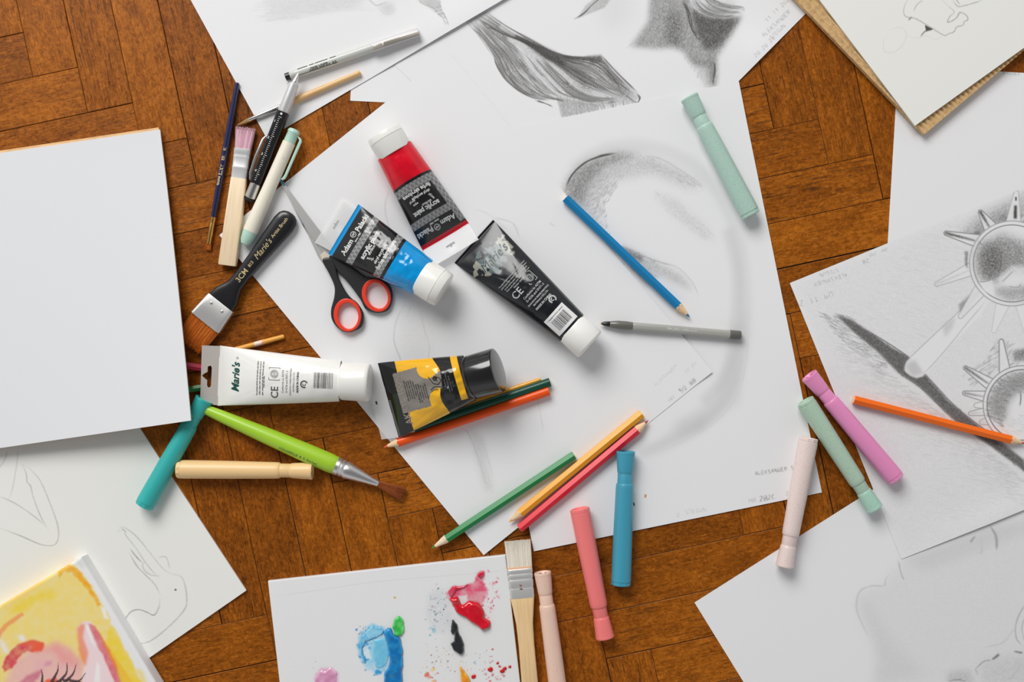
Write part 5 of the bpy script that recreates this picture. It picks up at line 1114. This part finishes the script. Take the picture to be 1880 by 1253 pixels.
BLUE = lin((6, 138, 202)) / 0.82
o, L, top, hw = tube((626, 418), (774, 508), 106, 72, 46, 70, 16, 3.4, palette_zone(BLUE, 110, [(36, 49), (91, 104)], lambda X: 90 + X * 0, 1), m_whitecap, 'blue acrylic paint tube with a white cap, lying on the scissors', seed=6, wr=1.25, gloss=0.14)
adam_text(o, L, top, 1.0, 0)
hangtab(o, 92, 32, 1.0, -9.0, 96)

def black_zone(X, Y, a, L):
    out = np.ones(X.shape + (3,)) * np.array((0.010, 0.011, 0.014))
    n = fbm(X / 10, Y / 10, 31, 3); top_ = np.sin(a) > 0
    d = np.hypot((X - 50 - 0.10 * Y) / 27, (Y - 0) / 44)
    b = (d + (n - 0.5) * 1.5 < 0.80) & top_ & (X > 17) & (X < 84); n2 = fbm(X / 14, Y / 14, 44, 2)
    taupe = np.array(lin((150, 148, 136)))[None, None, :] * (0.8 + 0.4 * n2[..., None]); blue = np.array(lin((84, 98, 100)))[None, None, :] * (0.6 + 0.9 * fbm(X / 7, Y / 7, 50, 2)[..., None])
    out[b] = np.where((np.abs(Y) < 24)[..., None], blue, taupe)[b]
    return out
o, L, top, hw = tube((869, 441), (1049, 603), 106, 66, 42, 64, 3.4, 3.4, black_zone, mat('chalky_cap', O(232, 231, 226), 0.45), 'black acrylic paint tube with a white barcode sticker and a white cap', seed=9, wr=0.6, gloss=0.2,
                        capprof=[(239, 0.93), (242, 0.97), (280, 0.99), (283, 0.95), (284, 0.9)], hfac=0.9)
f = Flat(); f.text("Marie's", 48, 2, 24, 0.035, 0.92, shear=0.3); lg = f.build('logo_outline', mat('pale_logo_edge', (0.30, 0.36, 0.34), 0.4), o, lambda x, y: top(x, y, 0.45))
f = Flat(); f.text("Marie's", 48, 2, 24, -0.005, 0.92, shear=0.3); f.build('logo_lettering', mat('dark_logo', (0.015, 0.02, 0.022), 0.4), o, lambda x, y: top(x, y, 0.6))
f = Flat()
for i, (t, y) in enumerate((("Pure pigments with fine and even texture, brilliant colours", 0), ("quick drying, water resistant when dry, good adhesion", 0), ("can be used on paper, canvas, wood and walls", 0), ("Wash tools with water after use. Keep cool", 0))): f.text(t, 93 + i * 5.0, y, 4.0, 0.012, 0.72 + i * .04)
f.text('Not for children', 113, -2, 4.2, 0.02)
f.text('CE', 124, -19, 19, 0.012, 0.95)
f.line([(112, 8), (132, 8), (132, 26), (112, 26), (112, 8)], 1.0); f.ring(122, 17, 4.6, 5.4); f.ring(122, 17, 6.6, 7.2)
for d in (-3, 0, 3): f.rect(119, 16.5 + d, 125, 17.3 + d)
f.text('Conforms to ASTM', 140, 3, 6.2, 0.015, 0.9); f.text('D-4236 and EN71-3', 147, 3, 6.2, 0.015, 0.9); f.text('SHANGHAI MARIE PAINTING', 155, 3, 4.6, 0.02, 0.9); f.text('MATERIALS CO.,LTD.', 161, 3, 4.6, 0.02, 0.9); f.text('MADE IN CHINA', 169, 1, 5.8, 0.04, 0.9)
f.ring(178, 15, 4.6, 7.4, 0.4, 5.4); f.ring(178, 15, 1.6, 3.4, 2.6, 6.8)
f.build('printing', m_gray_print if False else mat('light_print', (0.52, 0.52, 0.52), 0.45), o, lambda x, y: top(x, y, 0.35))
f = Flat(); f.rect(194, -26, 232, 22, 12, 16); st = f.build('barcode_sticker', mat('white_sticker', O(226, 226, 226), 0.5), o, lambda x, y: top(x, y, 0.45))
def barcode(x0, x1, y0, y1, n, seed):
    r = random.Random(seed); f = Flat(); y = y0
    while y < y1:
        w = r.choice((0.6, 0.9, 1.5)); f.rect(x0, y, x1, min(y + w, y1), 6, 1); y += w + r.choice((0.7, 1.0, 1.5))
    for i in range(12): f.text(str(r.randrange(10)), x0 - 4, y0 + (y1 - y0) * (i + .5) / 12, 3.6, 0.01)
    return f
f = barcode(204, 226, -18, 16, 20, 4); f.rect(199, -22, 199.5, 18, 1, 8); f.build('barcode', m_ink, st, lambda x, y: top(x, y, 0.65))

def white_zone(X, Y, a, L):
    return np.ones(X.shape + (3,)) * np.array(O(233, 232, 227))
o, L, top, hw = tube((394, 691), (624, 700), 110, 74, 50, 70, 12, 0.4, white_zone, m_whitecap, 'white acrylic paint tube with a perforated hanging tab, lying on the floor', seed=13, wr=0.4, gloss=0.3,
                        capprof=[(L_ + q, r_) for L_ in (230,) for q, r_ in ((-3, 0.94), (0, 0.97), (42, 1.0), (46, 0.98), (48.5, 0.92), (49, 0.85))], hfac=0.92)
f = Flat(); f.text("Marie's", 34, 0, 20, 0.03, 0.92, shear=0.3); f.ring(36, 34, 1.3, 2.0); f.build('logo_lettering', mat('green_logo', (0.0, 0.075, 0.055), 0.4), o, lambda x, y: top(x, y, 0.4))
f = Flat()
for i, t in enumerate(("Pure pigments with fine and even texture, quick drying", "brilliant colours, water resistant when dry, for use on", "paper, canvas, wood and walls. Wash tools with water")): f.text(t, 76 + i * 5.2, 0, 4.2, 0.02, 0.66)
f.text('Wash with water', 89, -6, 3.8, 0.02, .8); f.text('CE', 109, -24, 19, 0.014, 0.95)
f.line([(98, -2), (118, -2), (118, 20), (98, 20), (98, -2)], 0.9); f.ring(108, 9, 4.8, 5.6); f.ring(108, 9, 6.8, 7.4)
for d in (-3, 0, 3): f.rect(105, 8.6 + d, 111, 9.4 + d)
f.text('Conforms to ASTM', 124, -4, 5.4, 0.0, .95); f.text('D-4236 and EN71-3', 131, -4, 5.4, 0.0, .9); f.text('SHANGHAI MARIE PAINTING', 138, -4, 4.2, 0.0, .9); f.text('MATERIALS CO.,LTD.', 144, -4, 4.2, 0.0, .9); f.text('MADE IN CHINA', 151, -4, 5.0, 0.04, 1.0)
f.ring(163, -7, 4.6, 7.0, 0.4, 5.2); f.ring(163, -7, 1.8, 3.2, 2.6, 6.8)
f.build('printing', mat('dark_grey_print', (0.09, 0.095, 0.09), 0.45), o, lambda x, y: top(x, y, 0.35))
r_ = random.Random(8); f = Flat(); xx = 180
while xx < 214:
    w_ = r_.choice((0.6, 0.9, 1.6)); f.rect(xx, -13, xx + w_, 15, 1, 6); xx += w_ + r_.choice((0.6, 0.9, 1.4))
f.build('barcode', mat('grey_barcode', (0.12, 0.12, 0.12), 0.45), o, lambda x, y: top(x, y, 0.35))
# grey perforated tab with a euro slot
bm = bmesh.new(); loops = []
slot = [(-20, 16), (-14.5, 18), (-12.5, 14), (-12.5, -18), (-14.5, -22), (-18, -22), (-20, -18), (-20, -9), (-24, -6), (-29, -2), (-29, 0), (-24, 4), (-20, 6)]
for q in ([(1, -54), (1, 54), (-32, 54), (-31, -52)], slot):
    vs = [bm.verts.new((x * S, y * S, 1.4 * S)) for x, y in q]; loops += [bm.edges.new((vs[i], vs[(i + 1) % len(vs)])) for i in range(len(vs))]
bmesh.ops.triangle_fill(bm, edges=loops, use_beauty=True)
g = bmesh.ops.extrude_face_region(bm, geom=bm.faces[:]); bmesh.ops.translate(bm, verts=[v for v in g['geom'] if isinstance(v, bmesh.types.BMVert)], vec=(0, 0, -0.9 * S)); bmesh.ops.recalc_face_normals(bm, faces=bm.faces)
me = bpy.data.meshes.new('hanging_tab'); bm.to_mesh(me); bm.free()
tb = link('hanging_tab', me, mat('grey_crimp', O(186, 178, 172), 0.4, coat=0.2), o)
f = Flat()
for i in range(9):
    for j in range(30):
        x, y = -29 + i * 3.2, -48 + j * 3.4
        if not inpoly(np.array([x]), np.array([y]), [(a * 1.25 + 4, b * 1.15) for a, b in slot])[0]: f.rect(x, y, x + 1.4, y + 1.5)
f.build('crimp_dots', mat('grey_crimp_dark', O(168, 162, 158), 0.4), tb, lambda x, y: 1.5 + 0 * x)

YEL = np.array(lin((246, 170, 30)) / 0.84)
def yellow_zone(X, Y, a, L):
    out = np.ones(X.shape + (3,)) * np.array(BLK); taupe = np.array(lin((132, 126, 118)))
    # yellow field with a wavy edge (the paint splash)
    y = (X > 32) & (X < 104 + 6 * np.sin(Y / 14))
    out[y] = YEL
    # grey panel, rounded steps
    p = (X > 22) & (X < 78) & (Y > -30) & (Y < 44); p |= (X > 60) & (X < 112) & (Y > -4 - 26 * np.clip((92 - X) / 30, 0, 1)) & (Y < 26 + 14 * np.clip((84 - X) / 20, 0, 1))
    p &= ~((np.hypot(X - 88, Y - 38) < 19)); p &= ~((np.hypot((X - 96), Y + 20) < 18))
    out[p] = taupe
    out[(X < 22)] = BLK
    b = (X > 106 + 4 * np.sin(Y / 18)); out[b] = BLK
    s_ = (X > 132) & (X < 144) & (Y > -34); out[s_] = YEL
    out[np.sin(a) < 0] = BLK
    return np.clip(out, 0, .9)
o, L, top, hw = tube((709, 737), (862, 694), 140, 84, 54, 80, 20, 20.5, yellow_zone, mat('glossy_black_cap', (0.012, 0.012, 0.013), 0.14, coat=0.5), 'yellow and black acrylic paint tube with a black cap, lying on pencils', seed=17, wr=1.5, gloss=0.12,
                        prof=lambda t: t ** 1.1, captilt=0.27, capprof=[(L_ + q, r_) for L_ in (160,) for q, r_ in ((-5, 0.94), (-2, 0.985), (1, 0.985), (1.5, 0.95), (3, 0.95), (3.5, 0.99), (48, 1.0), (50, 0.985), (50.6, 0.95), (51, 0.90))], hfac=0.88)
f = Flat(); f.text('AKRYL 100ml', 28, -6, 17, 0.02, 0.95); f.build('printing', mat('taupe_print', tuple(lin((150, 142, 132))), 0.4), o, lambda x, y: top(x, y, 0.5))
f = Flat()
rr = random.Random(2)
words = ("farba akrylowa na bazie wody", "do malowania na drewnie", "acrylic colour water based", "for wood paper and canvas", "wysycha na powietrzu", "Acrylfarbe auf Wasserbasis", "fuer Holz Papier Leinwand", "trocknet an der Luft", "peinture acrylique", "a base d'eau pour bois")
for i, t in enumerate(words): f.text(t, 39 + i * 4.1, 8 if i < 5 else -2, 3.9, 0.012, 0.8)
# small winged emblem
f.line([(86, 22), (92, 8), (100, 4), (108, 10), (104, 16), (96, 20), (100, 10)], 1.2); f.line([(84, -2), (92, 2), (100, 0), (108, -2)], 1.2); f.line([(84, -6), (90, -3), (98, -4)], 1.0); f.ring(97, 16, 1.5, 4.0)
f.build('dark_printing', m_ink, o, lambda x, y: top(x, y, 0.5))
f = Flat()
for i, t in enumerate(("Producent", "wyprodukowano w Polsce", "www.astra.pl  100 ml", "EN 71-3")): f.text(t, 112 + i * 4.6, 4 - i * 2, 3.8, 0.01, 0.85)
f.build('grey_printing', mat('mid_print', (0.16, 0.16, 0.16), 0.45), o, lambda x, y: top(x, y, 0.5))
bm = bmesh.new()
tbp = [(0.5, -70), (0.5, 70), (-30, 70), (-32, -66)]
vs = [bm.verts.new((x * S, y * S, (0.8 + 10 * x / 32) * S)) for x, y in tbp]; bm.faces.new(vs)
g = bmesh.ops.extrude_face_region(bm, geom=bm.faces[:]); bmesh.ops.translate(bm, verts=[v for v in g['geom'] if isinstance(v, bmesh.types.BMVert)], vec=(0, 0, 0.5 * S)); bmesh.ops.recalc_face_normals(bm, faces=bm.faces)
me = bpy.data.meshes.new('hanging_tab'); bm.to_mesh(me); bm.free(); tb = link('hanging_tab', me, m_tab, o)
for yy in (54, -2):
    f = Flat(); f.rect(-24, yy, -21, yy + 6); f.build('registration_mark', m_ink, tb, lambda x, y: 0.8 + 10 * x / 32 + 0.8)
# grey crimp edge
f = Flat()
for j in range(40): f.rect(1, -68 + j * 1.7, 4.6, -67.2 + j * 1.7)
f.build('crimp_ridges', mat('crimp_shine', (0.2, 0.2, 0.2), 0.3), o, lambda x, y: top(x, y, 0.4))
